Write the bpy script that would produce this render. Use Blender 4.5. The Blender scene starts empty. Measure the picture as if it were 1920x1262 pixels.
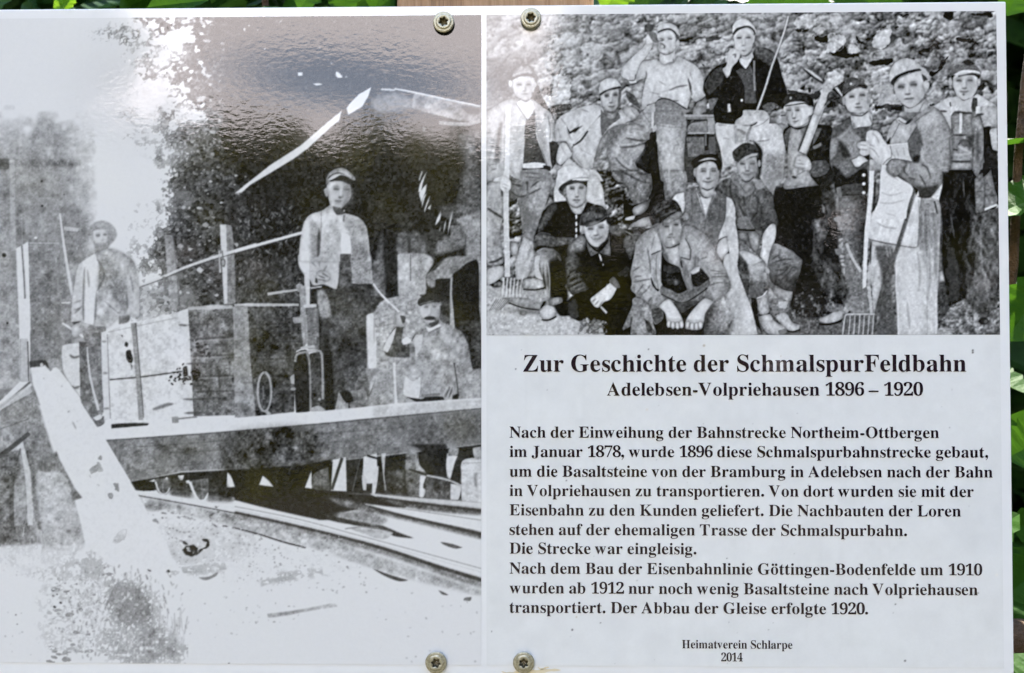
import bpy, bmesh, math, random
import numpy as np
from mathutils import Matrix, Vector
scn = bpy.context.scene
COL = scn.collection
R = math.radians
# ================================================================= camera, light, exposure
MM = .001
FPX, DIST = 1387.0, .34675                      # focal length in photo pixels, distance to the board (m)
YAW, PITCH, ROLL = -.01526, .01680, -.00077
def cam_axes():
    cy, sy, cp, sp = math.cos(YAW), math.sin(YAW), math.cos(PITCH), math.sin(PITCH)
    d = Vector((sy * cp, cy * cp, sp)); r = Vector((cy, -sy, 0)); u = r.cross(d)
    c, s = math.cos(ROLL), math.sin(ROLL)
    return c * r + s * u, c * u - s * r, d
CR, CU, CD = cam_axes()
cam = bpy.data.objects.new('camera', bpy.data.cameras.new('camera'))
COL.objects.link(cam); scn.camera = cam
cam.matrix_world = Matrix(((CR.x, CU.x, -CD.x, 0), (CR.y, CU.y, -CD.y, -DIST), (CR.z, CU.z, -CD.z, 0), (0, 0, 0, 1)))
cam.data.sensor_width = 36; cam.data.lens = FPX / 1920 * 36
cam.data.clip_start = .01; cam.data.clip_end = 400
cam.data.dof.use_dof = True; cam.data.dof.focus_distance = DIST; cam.data.dof.aperture_fstop = 11

SUN_EL, SUN_AZ = 56, 28          # the sun stands high behind the board; the board itself is in its own shade
world = bpy.data.worlds.new('World'); scn.world = world; world.use_nodes = True
wn, wl = world.node_tree.nodes, world.node_tree.links
bg = wn['Background']
sky = wn.new('ShaderNodeTexSky'); sky.sky_type = 'NISHITA'; sky.sun_disc = False
sky.sun_elevation = R(SUN_EL); sky.sun_rotation = R(SUN_AZ)
sky.air_density = 1.2; sky.dust_density = 1.0
# a bank of sunlit cloud low over the trees with one blue hole in it, open blue sky above
def wmath(op, x, y=None, z=None):
    n = wn.new('ShaderNodeMath'); n.operation = op
    for i, q in enumerate((x, y, z)):
        if q is None: continue
        if isinstance(q, (int, float)): n.inputs[i].default_value = q
        else: wl.new(q, n.inputs[i])
    return n.outputs[0]
tc = wn.new('ShaderNodeTexCoord')
cn = wn.new('ShaderNodeTexNoise'); cn.inputs['Scale'].default_value = 7; cn.inputs['Detail'].default_value = 5; cn.inputs['Roughness'].default_value = .6
wl.new(tc.outputs['Generated'], cn.inputs['Vector'])
def blob(direction, size):
    k = wn.new('ShaderNodeVectorMath'); k.operation = 'SUBTRACT'; wl.new(tc.outputs['Generated'], k.inputs[0]); k.inputs[1].default_value = direction
    q = wn.new('ShaderNodeVectorMath'); q.operation = 'DIVIDE'; wl.new(k.outputs[0], q.inputs[0]); q.inputs[1].default_value = size
    l = wn.new('ShaderNodeVectorMath'); l.operation = 'LENGTH'; wl.new(q.outputs[0], l.inputs[0])
    return l.outputs['Value']
wob = wmath('MULTIPLY_ADD', cn.outputs['Fac'], 1.3, -.65)
hole = wmath('ADD', blob((-.205, -.915, .334), (.15, 9, .030)), wob)
h2 = wn.new('ShaderNodeMapRange'); h2.interpolation_type = 'SMOOTHSTEP'; h2.inputs['From Min'].default_value = .55; h2.inputs['From Max'].default_value = 1.45; h2.inputs['To Min'].default_value = .22
wl.new(hole, h2.inputs['Value'])
sp = wn.new('ShaderNodeSeparateXYZ'); wl.new(tc.outputs['Generated'], sp.inputs[0])
hi = wn.new('ShaderNodeMapRange'); hi.interpolation_type = 'SMOOTHSTEP'; hi.inputs['From Min'].default_value = .62; hi.inputs['From Max'].default_value = .46
wl.new(wmath('MULTIPLY_ADD', wob, .12, sp.outputs['Z']), hi.inputs['Value'])
cover = wmath('MULTIPLY', h2.outputs['Result'], hi.outputs['Result'])
mx = wn.new('ShaderNodeMix'); mx.data_type = 'RGBA'
mx.inputs[7].default_value = (10.4, 9.4, 9.4, 1)          # sunlit cloud
wl.new(cover, mx.inputs[0])
wl.new(sky.outputs['Color'], mx.inputs[6]); wl.new(mx.outputs[2], bg.inputs['Color'])
bg.inputs['Strength'].default_value = .15
sl = bpy.data.lights.new('sun', 'SUN'); sl.energy = 3.0; sl.angle = R(.5); sl.color = (1, .94, .84)
sun = bpy.data.objects.new('sun', sl); COL.objects.link(sun)
# Nishita: rotation 0 puts the sun towards +Y, turning clockwise seen from above
sdir = Vector((math.sin(R(SUN_AZ)) * math.cos(R(SUN_EL)), math.cos(R(SUN_AZ)) * math.cos(R(SUN_EL)), math.sin(R(SUN_EL))))
sun.rotation_euler = sdir.to_track_quat('Z', 'Y').to_euler()
vs = scn.view_settings; vs.view_transform = 'Standard'; vs.look = 'None'; vs.exposure = 2.9; vs.gamma = 1; vs.use_curve_mapping = False
scn.cycles.use_denoising = True
scn.cycles.max_bounces = 8; scn.cycles.transparent_max_bounces = 8

# ================================================================= measuring and building helpers
def at(x, y, depth=0.0):
    """photo pixel -> point on the plane lying `depth` metres behind the board's face"""
    v = CD + CR * ((x - 960) / FPX) + CU * ((631 - y) / FPX)
    return Vector((0, -DIST, 0)) + v * ((DIST + depth) / v.y)
def to_px(X, Z, Y=0.0):
    """board plane coordinates (arrays) -> photo pixels"""
    qx, qy, qz = X, Y + DIST, Z
    a = CR.x * qx + CR.y * qy + CR.z * qz; b = CU.x * qx + CU.y * qy + CU.z * qz; c = CD.x * qx + CD.y * qy + CD.z * qz
    return 960 + FPX * a / c, 631 - FPX * b / c
def tag(o, label=None, cat=None, group=None, kind=None):
    for k, v in (('label', label), ('category', cat), ('group', group), ('kind', kind)):
        if v: o[k] = v
    return o
def link(name, mesh, mat=None, parent=None):
    o = bpy.data.objects.new(name, mesh); COL.objects.link(o)
    if mat is not None:
        mesh.materials.clear()
        mesh.materials.append(mat)
    if parent is not None:
        o.parent = parent; o.matrix_parent_inverse = parent.matrix_basis.inverted()
    return o
def empty(name, loc):
    o = bpy.data.objects.new(name, None); COL.objects.link(o); o.location = loc; o.empty_display_size = .02
    return o
def mesh_np(name, co, faces, smooth=False):
    """mesh from numpy vertices and equal-sized faces"""
    co = np.asarray(co, np.float32); faces = np.asarray(faces, np.int32)
    m = bpy.data.meshes.new(name); k = faces.shape[1]
    m.vertices.add(len(co)); m.vertices.foreach_set('co', co.ravel())
    m.loops.add(faces.size); m.loops.foreach_set('vertex_index', faces.ravel())
    m.polygons.add(len(faces)); m.polygons.foreach_set('loop_start', np.arange(0, faces.size, k, dtype=np.int32))
    m.polygons.foreach_set('use_smooth', np.full(len(faces), smooth))
    m.update(calc_edges=True); m.validate()
    return m
def box_bm(bm, lo, hi, bevel=0, seg=2):
    r = bmesh.ops.create_cube(bm, size=1)
    for v in r['verts']: v.co = Vector((lo[i] + (v.co[i] + .5) * (hi[i] - lo[i]) for i in range(3)))
    if bevel: bmesh.ops.bevel(bm, geom=list({e for v in r['verts'] for e in v.link_edges}), offset=bevel, segments=seg, profile=.5, affect='EDGES')
def bm_mesh(name, bm, smooth=False):
    bmesh.ops.recalc_face_normals(bm, faces=bm.faces)
    m = bpy.data.meshes.new(name); bm.to_mesh(m); bm.free()
    if smooth: m.polygons.foreach_set('use_smooth', [True] * len(m.polygons))
    return m
# ----------------------------------------------------------------- materials
def mat(name):
    m = bpy.data.materials.new(name); m.use_nodes = True
    nt = m.node_tree; return m, nt, nt.nodes, nt.links, nt.nodes['Principled BSDF']
def ramp(N, pts):
    r = N.new('ShaderNodeValToRGB'); e = r.color_ramp.elements
    while len(e) < len(pts): e.new(.5)
    for q, (p, c) in zip(e, pts): q.position = p; q.color = (*c, 1)
    return r
def noise(N, L, scale, detail=3, rough=.5, vec=None, stretch=None):
    n = N.new('ShaderNodeTexNoise'); n.inputs['Scale'].default_value = scale; n.inputs['Detail'].default_value = detail; n.inputs['Roughness'].default_value = rough
    t = N.new('ShaderNodeTexCoord'); src = t.outputs['Object']
    if stretch:
        k = N.new('ShaderNodeMapping'); k.inputs['Scale'].default_value = stretch; L.new(src, k.inputs['Vector']); src = k.outputs['Vector']
    L.new(src, n.inputs['Vector']); return n
def laminate(N, L, B, rough=.07):
    """glossy film over the print: fine wrinkles, stronger in patches"""
    B.inputs['Roughness'].default_value = rough
    a = noise(N, L, 400, 2.5, .5, stretch=(.7, 1, 1.2)); b = noise(N, L, 26, 2, .5)
    r = ramp(N, [(.38, (.25,) * 3), (.66, (1,) * 3)]); L.new(b.outputs['Fac'], r.inputs['Fac'])
    m = N.new('ShaderNodeMath'); m.operation = 'MULTIPLY'; L.new(a.outputs['Fac'], m.inputs[0]); L.new(r.outputs['Color'], m.inputs[1])
    c = noise(N, L, 9, 1, .4); s = N.new('ShaderNodeMath'); s.operation = 'MULTIPLY_ADD'; s.inputs[1].default_value = .7
    L.new(c.outputs['Fac'], s.inputs[0]); L.new(m.outputs[0], s.inputs[2])
    bp = N.new('ShaderNodeBump'); bp.inputs['Strength'].default_value = 1; bp.inputs['Distance'].default_value = BUMP
    L.new(s.outputs[0], bp.inputs['Height']); L.new(bp.outputs['Normal'], B.inputs['Normal'])
BUMP = .00006
def mat_print():
    m, nt, N, L, B = mat('printed_film')
    at_ = N.new('ShaderNodeAttribute'); at_.attribute_name = 'tone'
    L.new(at_.outputs['Color'], B.inputs['Base Color']); laminate(N, L, B); return m
def mat_plain(name, col, rough=.1, film=True):
    m, nt, N, L, B = mat(name)
    n = noise(N, L, 60, 4, .6); r = ramp(N, [(.3, tuple(c * .96 for c in col)), (.7, col)])
    L.new(n.outputs['Fac'], r.inputs['Fac']); L.new(r.outputs['Color'], B.inputs['Base Color'])
    if film: laminate(N, L, B, rough)
    else: B.inputs['Roughness'].default_value = rough
    return m
def mat_ink():
    m, nt, N, L, B = mat('printing_ink')
    n = noise(N, L, 900, 3, .6); r = ramp(N, [(.3, (.012, .006, .012)), (.75, (.022, .012, .021))])
    L.new(n.outputs['Fac'], r.inputs['Fac']); L.new(r.outputs['Color'], B.inputs['Base Color']); laminate(N, L, B); return m
def mat_zinc(name='zinc_plated_steel'):
    m, nt, N, L, B = mat(name)
    n = noise(N, L, 900, 4, .65); r = ramp(N, [(.25, (.20, .18, .11)), (.5, (.42, .40, .29)), (.8, (.60, .58, .47))])
    L.new(n.outputs['Fac'], r.inputs['Fac']); L.new(r.outputs['Color'], B.inputs['Base Color'])
    B.inputs['Metallic'].default_value = .6
    q = ramp(N, [(.3, (.38,) * 3), (.8, (.6,) * 3)]); L.new(n.outputs['Fac'], q.inputs['Fac']); L.new(q.outputs['Color'], B.inputs['Roughness'])
    n2 = noise(N, L, 1500, 3, .6); bp = N.new('ShaderNodeBump'); bp.inputs['Distance'].default_value = .00008; bp.inputs['Strength'].default_value = .7
    L.new(n2.outputs['Fac'], bp.inputs['Height']); L.new(bp.outputs['Normal'], B.inputs['Normal']); return m
def mat_wood():
    m, nt, N, L, B = mat('weathered_wood')
    g = noise(N, L, 240, 7, .7, stretch=(1.5, 1.5, .05)); w = noise(N, L, 20, 3, .5, stretch=(1, 1, .12))
    r = ramp(N, [(.28, (.12, .062, .028)), (.46, (.34, .20, .10)), (.62, (.48, .31, .175)), (.80, (.66, .52, .36))])
    a = N.new('ShaderNodeMath'); a.operation = 'MULTIPLY_ADD'; a.inputs[1].default_value = .35; L.new(w.outputs['Fac'], a.inputs[0])
    b = N.new('ShaderNodeMath'); b.operation = 'MULTIPLY'; b.inputs[1].default_value = .72; L.new(g.outputs['Fac'], b.inputs[0]); L.new(b.outputs[0], a.inputs[2])
    L.new(a.outputs[0], r.inputs['Fac']); L.new(r.outputs['Color'], B.inputs['Base Color']); B.inputs['Roughness'].default_value = .75
    bp = N.new('ShaderNodeBump'); bp.inputs['Distance'].default_value = .0006; bp.inputs['Strength'].default_value = .8
    L.new(g.outputs['Fac'], bp.inputs['Height']); L.new(bp.outputs['Normal'], B.inputs['Normal']); return m
def mat_leaf(name, dark, light, trans=.35):
    m, nt, N, L, B = mat(name)
    n = noise(N, L, 14, 4, .6); r = ramp(N, [(.3, dark), (.7, light)]); L.new(n.outputs['Fac'], r.inputs['Fac'])
    v = noise(N, L, 420, 2, .5)
    B.inputs['Roughness'].default_value = .6; B.inputs['Specular IOR Level'].default_value = .12; L.new(r.outputs['Color'], B.inputs['Base Color'])
    bp = N.new('ShaderNodeBump'); bp.inputs['Distance'].default_value = .0004; L.new(v.outputs['Fac'], bp.inputs['Height']); L.new(bp.outputs['Normal'], B.inputs['Normal'])
    t = N.new('ShaderNodeBsdfTranslucent'); h = N.new('ShaderNodeHueSaturation'); h.inputs['Hue'].default_value = .48; h.inputs['Value'].default_value = 1.5
    L.new(r.outputs['Color'], h.inputs['Color']); L.new(h.outputs['Color'], t.inputs['Color'])
    mxs = N.new('ShaderNodeMixShader'); mxs.inputs[0].default_value = trans
    L.new(B.outputs[0], mxs.inputs[1]); L.new(t.outputs[0], mxs.inputs[2]); L.new(mxs.outputs[0], N['Material Output'].inputs['Surface']); return m
def mat_rough(name, cols, scale=8, rough=.9):
    m, nt, N, L, B = mat(name); n = noise(N, L, scale, 6, .65)
    r = ramp(N, [(.3 + .4 * i / max(1, len(cols) - 1), c) for i, c in enumerate(cols)])
    L.new(n.outputs['Fac'], r.inputs['Fac']); L.new(r.outputs['Color'], B.inputs['Base Color']); B.inputs['Roughness'].default_value = rough
    bp = N.new('ShaderNodeBump'); bp.inputs['Distance'].default_value = .02; L.new(n.outputs['Fac'], bp.inputs['Height']); L.new(bp.outputs['Normal'], B.inputs['Normal']); return m
# ---------------------------------------------------------------- tone painter (numpy only)
def box1(a, r, ax):
    if r < 1: return a
    p = [(0, 0)] * a.ndim; p[ax] = (r + 1, r)
    c = np.cumsum(np.pad(a, p, mode='edge'), axis=ax, dtype=np.float64)
    n = a.shape[ax]; k = 2 * r + 1
    if ax == 0: return ((c[k:k + n] - c[:n]) / k).astype(np.float32)
    return ((c[:, k:k + n] - c[:, :n]) / k).astype(np.float32)
def blur(a, r):
    """soft blur of radius r pixels (two box passes, fractional)"""
    if r <= 0: return a
    lo = int(np.floor(r)); f = r - lo
    def b(x, q):
        for _ in range(2): x = box1(box1(x, q, 0), q, 1)
        return x
    if f < .05: return b(a, lo)
    return b(a, lo) * (1 - f) + b(a, lo + 1) * f
def resize(g, h, w):
    y = np.linspace(0, g.shape[0] - 1.001, h); x = np.linspace(0, g.shape[1] - 1.001, w)
    yi = y.astype(int); xi = x.astype(int); fy = (y - yi)[:, None]; fx = (x - xi)[None]
    fy = fy * fy * (3 - 2 * fy); fx = fx * fx * (3 - 2 * fx)
    a = g[yi][:, xi]; b = g[yi][:, xi + 1]; c = g[yi + 1][:, xi]; d = g[yi + 1][:, xi + 1]
    return ((a * (1 - fx) + b * fx) * (1 - fy) + (c * (1 - fx) + d * fx) * fy).astype(np.float32)
def catmull(pts, closed=True, n=5):
    """smooth curve through traced points; sharp corners stay corners"""
    p = np.asarray(pts, float)
    prv = np.roll(p, 1, 0); nxt = np.roll(p, -1, 0)
    if not closed: prv[0] = p[0]; nxt[-1] = p[-1]
    u = p - prv; w = nxt - p
    lu = np.hypot(u[:, 0], u[:, 1]); lw = np.hypot(w[:, 0], w[:, 1])
    cs = (u * w).sum(1) / np.maximum(lu * lw, 1e-9)
    turn = np.degrees(np.arccos(np.clip(cs, -1, 1)))
    k = .5 * np.clip((96 - turn) / 34, 0, 1)
    dr = (nxt - prv); dr = dr / np.maximum(np.hypot(dr[:, 0], dr[:, 1]), 1e-9)[:, None]
    out = []; m = len(p) if closed else len(p) - 1
    ts = np.arange(n) / n
    for i in range(m):
        j = (i + 1) % len(p); b, c = p[i], p[j]; L = np.hypot(*(c - b))
        m1 = dr[i] * L * 2 * k[i] if k[i] > 0 else (c - b) * .3; m2 = dr[j] * L * 2 * k[j] if k[j] > 0 else (c - b) * .3
        for t in ts: out.append(b * (2 * t**3 - 3 * t * t + 1) + m1 * (t**3 - 2 * t * t + t) + c * (3 * t * t - 2 * t**3) + m2 * (t**3 - t * t))
    if not closed: out.append(p[-1])
    return np.array(out)
class Canvas:
    def __init__(s, x0, y0, w, h, seed, base=.8):
        s.x0, s.y0, s.w, s.h = x0, y0, w, h
        s.rng = np.random.default_rng(seed)
        s.A = np.full((h, w), base, np.float32)
        s.N = {k: s.noise(k) for k in (1.6, 3, 6, 14, 40)}
        s.fx = s.fy = 0.0; s.k = 1.0
        def streak(cx, cy, shear):
            n = resize(s.rng.standard_normal((int(h / cy) + 3, int(w / cx) + 3)).astype(np.float32), h, w)
            i = (np.arange(w)[None] + (np.arange(h) * shear).astype(int)[:, None]) % w
            return np.take_along_axis(n, i, 1) / n.std()
        s.FB = .6 * streak(5, 22, .25) + .6 * streak(6, 18, -.5) + .5 * s.N[14]      # soft creases of cloth
    def noise(s, cell):
        n = resize(s.rng.standard_normal((int(s.h / cell) + 3, int(s.w / cell) + 3)).astype(np.float32), s.h, s.w)
        return n / n.std()
    def fbm(s, *ks): return sum(s.N[k] for k in ks) / len(ks) ** .5
    def F(s, x0, y0, k=6.008): s.fx, s.fy, s.k = x0, y0, k
    def pts(s, a):
        p = np.asarray(a, float).reshape(-1, 2)
        return np.stack([s.fx + p[:, 0] / s.k - s.x0, s.fy + p[:, 1] / s.k - s.y0], 1)
    def mask(s, p, soft):
        pad = int(soft * 2 + 3)
        x0 = int(max(0, np.floor(p[:, 0].min()) - pad)); x1 = int(min(s.w, np.ceil(p[:, 0].max()) + pad))
        y0 = int(max(0, np.floor(p[:, 1].min()) - pad)); y1 = int(min(s.h, np.ceil(p[:, 1].max()) + pad))
        if x1 <= x0 or y1 <= y0: return None, None
        S = 3; W = (x1 - x0) * S; H = (y1 - y0) * S
        q = (p - [x0, y0]) * S; r = np.roll(q, -1, 0)
        ys = np.arange(H) + .5
        ya, yb = q[:, 1], r[:, 1]
        lo = np.minimum(ya, yb); hi = np.maximum(ya, yb)
        c = np.zeros((H, W + 1), np.int32)
        for i in range(len(q)):
            if hi[i] <= lo[i]: continue
            a = max(0, int(np.ceil(lo[i] - .5))); b = min(H, int(np.ceil(hi[i] - .5)))
            if b <= a: continue
            yy = ys[a:b]
            xx = q[i, 0] + (yy - ya[i]) / (yb[i] - ya[i]) * (r[i, 0] - q[i, 0])
            c[np.arange(a, b), np.clip(np.ceil(xx - .5), 0, W).astype(int)] += 1
        m = (np.cumsum(c[:, :W], 1) & 1).astype(np.float32)
        m = m.reshape(y1 - y0, S, x1 - x0, S).mean((1, 3))
        if soft > 0: m = blur(m, soft)
        return (slice(y0, y1), slice(x0, x1)), m
    def P(s, a, v=.5, n=.03, soft=.5, al=1., g=None, r=0., rs=5, rd=(0, 0), sm=1, nk=(3, 6), mul=0, tex=None, rg=0, oc=None, fab=.032):
        """filled shape: tone v (or gradient g), noise n, edge shading r over rs pixels"""
        p = s.pts(a)
        if sm and len(p) > 3: p = catmull(p)
        sl, m = s.mask(p, soft)
        if sl is None: return
        if rg:      # ragged edge: the outline breaks up along the noise
            m = blur(m, rg); m = np.clip((m - .5 + (.20 * s.N[6][sl] + .14 * s.N[3][sl]) * np.clip(4 * m * (1 - m) + .2, 0, 1)) * 2.6 + .5, 0, 1)
        if oc is None: oc = .30 if r else 0
        if oc:      # contact shade of one shape on what lies behind it
            h = s.mask(p, 3.0); s.A[h[0]] *= 1 - oc * h[1] * al
        val = np.full(m.shape, v, np.float32)
        if g is not None:
            e = s.pts([g[0], g[1], g[3], g[4]]); d = e[1] - e[0]
            yy, xx = np.mgrid[sl]
            t = np.clip(((xx - e[0, 0]) * d[0] + (yy - e[0, 1]) * d[1]) / (d @ d), 0, 1)
            val = (g[2] + (g[5] - g[2]) * t).astype(np.float32)
        if r:
            if min(m.shape) > 60: rs = rs * 1.7
            b = blur(m, rs)
            if rd != (0, 0): b = np.roll(b, (int(rd[1]), int(rd[0])), (0, 1))
            val = val - r * np.clip(1 - (b - .45) / .5, 0, 1.3)
        if n: val = val + .34 * n * s.fbm(*nk)[sl] * (.4 + 1.2 * np.clip(val, 0, 1) * (1 - np.clip(val, 0, 1)) * 4 * .6)
        if r: val = val + fab * s.FB[sl]
        if tex is not None: val = val + tex[sl]
        o = s.A[sl]
        if mul: s.A[sl] = o * (1 - m * al * (1 - val))
        else: s.A[sl] = o + (val - o) * (m * al)
    def TX(s, a, v, dens=0., soft=6., al=1., fine=1., sm=1):
        """broken texture: flecks of tone v that thin out towards the outline"""
        p = s.pts(a); p = catmull(p) if sm and len(p) > 3 else p
        sl, m = s.mask(p, soft)
        if sl is None: return
        t = .30 * s.N[3][sl] * fine + .55 * s.N[6][sl] + .45 * s.N[14][sl] + 2.6 * m - 1.7 + dens
        t = np.clip(t / 1.7, 0, 1); t = t * t * (3 - 2 * t)
        val = v + .06 * s.N[3][sl] + .07 * s.N[6][sl] + .05 * s.N[14][sl]
        s.A[sl] += (np.minimum(val, .83) - s.A[sl]) * (t * al * np.clip(m * 3, 0, 1))
    def S(s, a, w, v=.2, al=1., soft=.5, n=.02, sm=1, taper=0, **k):
        """stroke of width w (frame units); w may be a (start, end) pair"""
        p = s.pts(a)
        if sm and len(p) > 2: p = catmull(p, False)
        if len(p) < 9:
            u = np.linspace(0, len(p) - 1, 9); p = np.stack([np.interp(u, np.arange(len(p)), p[:, j]) for j in (0, 1)], 1)
        d = np.gradient(p, axis=0); d /= np.maximum(np.hypot(d[:, 0], d[:, 1]), 1e-6)[:, None]
        nn = np.stack([-d[:, 1], d[:, 0]], 1)
        t = np.linspace(0, 1, len(p))
        w0, w1 = w if isinstance(w, tuple) else (w, w)
        hw = (w0 + (w1 - w0) * t) / s.k / 2
        if taper: hw = hw * np.clip(np.sin(np.pi * (t * .9 + .05)) * 1.3, .1, 1)
        q = np.vstack([p + nn * hw[:, None], (p - nn * hw[:, None])[::-1]])
        f = s.fx, s.fy, s.k; s.F(s.x0, s.y0, 1)
        s.P(q.ravel(), v, n=n, soft=soft, al=al, sm=0, **k)
        s.F(*f)
    def L(s, v, al, w, *strokes, soft=.6, taper=1):
        for a in strokes: s.S(a, w * 1.25, v, al * .95, soft + .25, taper=taper)
    def E(s, cx, cy, rx, ry, v, rot=0, **k):
        t = np.linspace(0, 2 * np.pi, 24, endpoint=False); c, n = np.cos(rot), np.sin(rot)
        x = rx * np.cos(t); y = ry * np.sin(t)
        s.P(np.stack([cx + x * c - y * n, cy + x * n + y * c], 1).ravel(), v, sm=0, **k)
    def FC(s, ax, ay, bx, by, nx, ny, mx, my, v=1., smile=0., side=0):
        """soft modelling of a face: sockets, brows, eyes, nose, mouth, cheeks"""
        ex, ey = bx - ax, by - ay; u = np.hypot(ex, ey) / 2; t = np.arctan2(ey, ex); px = u / s.k
        for x, y in ((ax, ay), (bx, by)):
            s.E(x, y - .12 * u, .78 * u, .50 * u, .34, t, al=.42 * v, soft=px * .22, n=0)
            s.S([x - .62 * u, y - .42 * u, x, y - .62 * u, x + .6 * u, y - .46 * u], .26 * u, .34, .42 * v, px * .13, n=0, taper=1)
            s.S([x - .5 * u, y + .02 * u, x, y - .05 * u, x + .5 * u, y + .03 * u], .30 * u, .13, .82 * v, px * .09, n=0, taper=1)
        d = 1 if side >= 0 else -1
        c0, c1 = (ax + bx) / 2, (ay + by) / 2
        s.E(c0 + .1 * d * u, (c1 + my) / 2, 1.75 * u, 2.1 * u, .60, t, al=.42 * v, soft=px * .45, n=0)
        s.E(c0 - d * .2 * u, c1 - .95 * u, .95 * u, .35 * u, .88, t, al=.45 * v, soft=px * .25, n=0)
        s.S([c0 - d * .08 * u, c1 - .2 * u, nx - d * .1 * u, ny - .15 * u], .34 * u, .90, .55 * v, px * .12, n=0)
        s.E(mx - d * .95 * u, ny + .05 * u, .48 * u, .42 * u, .88, t, al=.5 * v, soft=px * .22, n=0); s.E(mx + d * .85 * u, ny + .05 * u, .36 * u, .34 * u, .82, t, al=.35 * v, soft=px * .2, n=0)
        s.E(mx - d * .1 * u, my + .85 * u, .45 * u, .26 * u, .84, t, al=.4 * v, soft=px * .16, n=0)
        s.E(nx + d * .95 * u, (ay + my) / 2, .85 * u, 1.7 * u, .52, t, al=.28 * v, soft=px * .45, n=0); s.E((ax + bx) / 2, ay - 1.0 * u, 1.5 * u, .4 * u, .5, t, al=.30 * v, soft=px * .25, n=0); s.E(mx, my + 1.0 * u, 1.1 * u, .45 * u, .5, t, al=.25 * v, soft=px * .25, n=0)
        cx, cy = (ax + bx) / 2, (ay + by) / 2
        s.P([cx + d * .12 * u, cy - .1 * u, cx + d * .34 * u, cy, nx + d * .55 * u, ny - .1 * u, nx + d * .2 * u, ny + .05 * u], .45, n=0, al=.34 * v, soft=px * .12)
        s.E(nx, ny + .10 * u, .48 * u, .16 * u, .32, t, al=.55 * v, soft=px * .09, n=0)
        s.S([mx - .75 * u, my - .22 * u * smile, mx, my + .05 * u * (1 + smile), mx + .75 * u, my - .22 * u * smile], .24 * u, .30, .6 * v, px * .12, n=0, taper=1)
        s.E(mx, my + .48 * u, .6 * u, .2 * u, .42, t, al=.35 * v, soft=px * .12, n=0)
        for q, x, y in ((-1, ax, ay), (1, bx, by)):
            s.S([x + q * .75 * u, y, x + q * .72 * u, my - .3 * u, mx + q * .85 * u, my + .7 * u], .55 * u, .50, (.30 if q == d else .16) * v, px * .3, n=0)
            if smile: s.S([nx + q * .5 * u, ny, mx + q * 1.05 * u, my - .1 * u], .16 * u, .4, .45 * v * smile, px * .1, n=0)
    def crisp(s, a, r):
        s.A += a * (s.A - blur(s.A, r))
    def cells(s, size, jit=.9, ax=1., sh=0.):
        """worley cells: returns f1, f2-f1, random per cell, offset x, offset y"""
        gw, gh = int(s.w / size) + 4, int(s.h / (size * ax)) + 4
        px = (np.arange(gw)[None] + .5 + (s.rng.random((gh, gw)) - .5) * jit)
        py = (np.arange(gh)[:, None] + .5 + (s.rng.random((gh, gw)) - .5) * jit)
        rv = s.rng.random((gh, gw)).astype(np.float32)
        yy, xx = np.mgrid[0:s.h, 0:s.w].astype(np.float32)
        xx = xx + s.N[6] * size * .10 + s.N[14] * size * .1; yy = yy + s.N[14][::-1] * size * .12 + sh * xx
        X = xx / size + 1; Y = (yy / (size * ax) + 1) % (gh - 3) + 1
        xi = np.clip(X.astype(int), 1, gw - 2); yi = np.clip(Y.astype(int), 1, gh - 2)
        f1 = np.full(X.shape, 9., np.float32); f2 = f1.copy(); cv = f1.copy(); ox = f1.copy(); oy = f1.copy()
        for dy in (-1, 0, 1):
            for dx in (-1, 0, 1):
                a, b = yi + dy, xi + dx
                ex = X - px[a, b]; ey = Y - py[a, b]; d = np.hypot(ex, ey).astype(np.float32)
                n1 = d < f1
                f2 = np.where(n1, f1, np.minimum(f2, d)); f1 = np.where(n1, d, f1)
                cv = np.where(n1, rv[a, b], cv); ox = np.where(n1, ex, ox); oy = np.where(n1, ey, oy)
        return f1, f2 - f1, cv, ox, oy
    def rocks(s, size, ax=.7, sh=.25, contrast=1.):
        f1, e, cv, ox, oy = s.cells(size, ax=ax, sh=sh)
        t = (cv - .5) * .30 - ox * .10 - oy * .34 + .05
        gap = np.clip(1 - e / (.10 + .22 * s.rng.random()), 0, 1)
        gap *= np.clip(.55 + .5 * s.N[14] + oy * .8, 0, 1.2)
        return (t - .42 * gap) * contrast
    def get(s): return np.clip(s.A, .03, 1)
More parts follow.
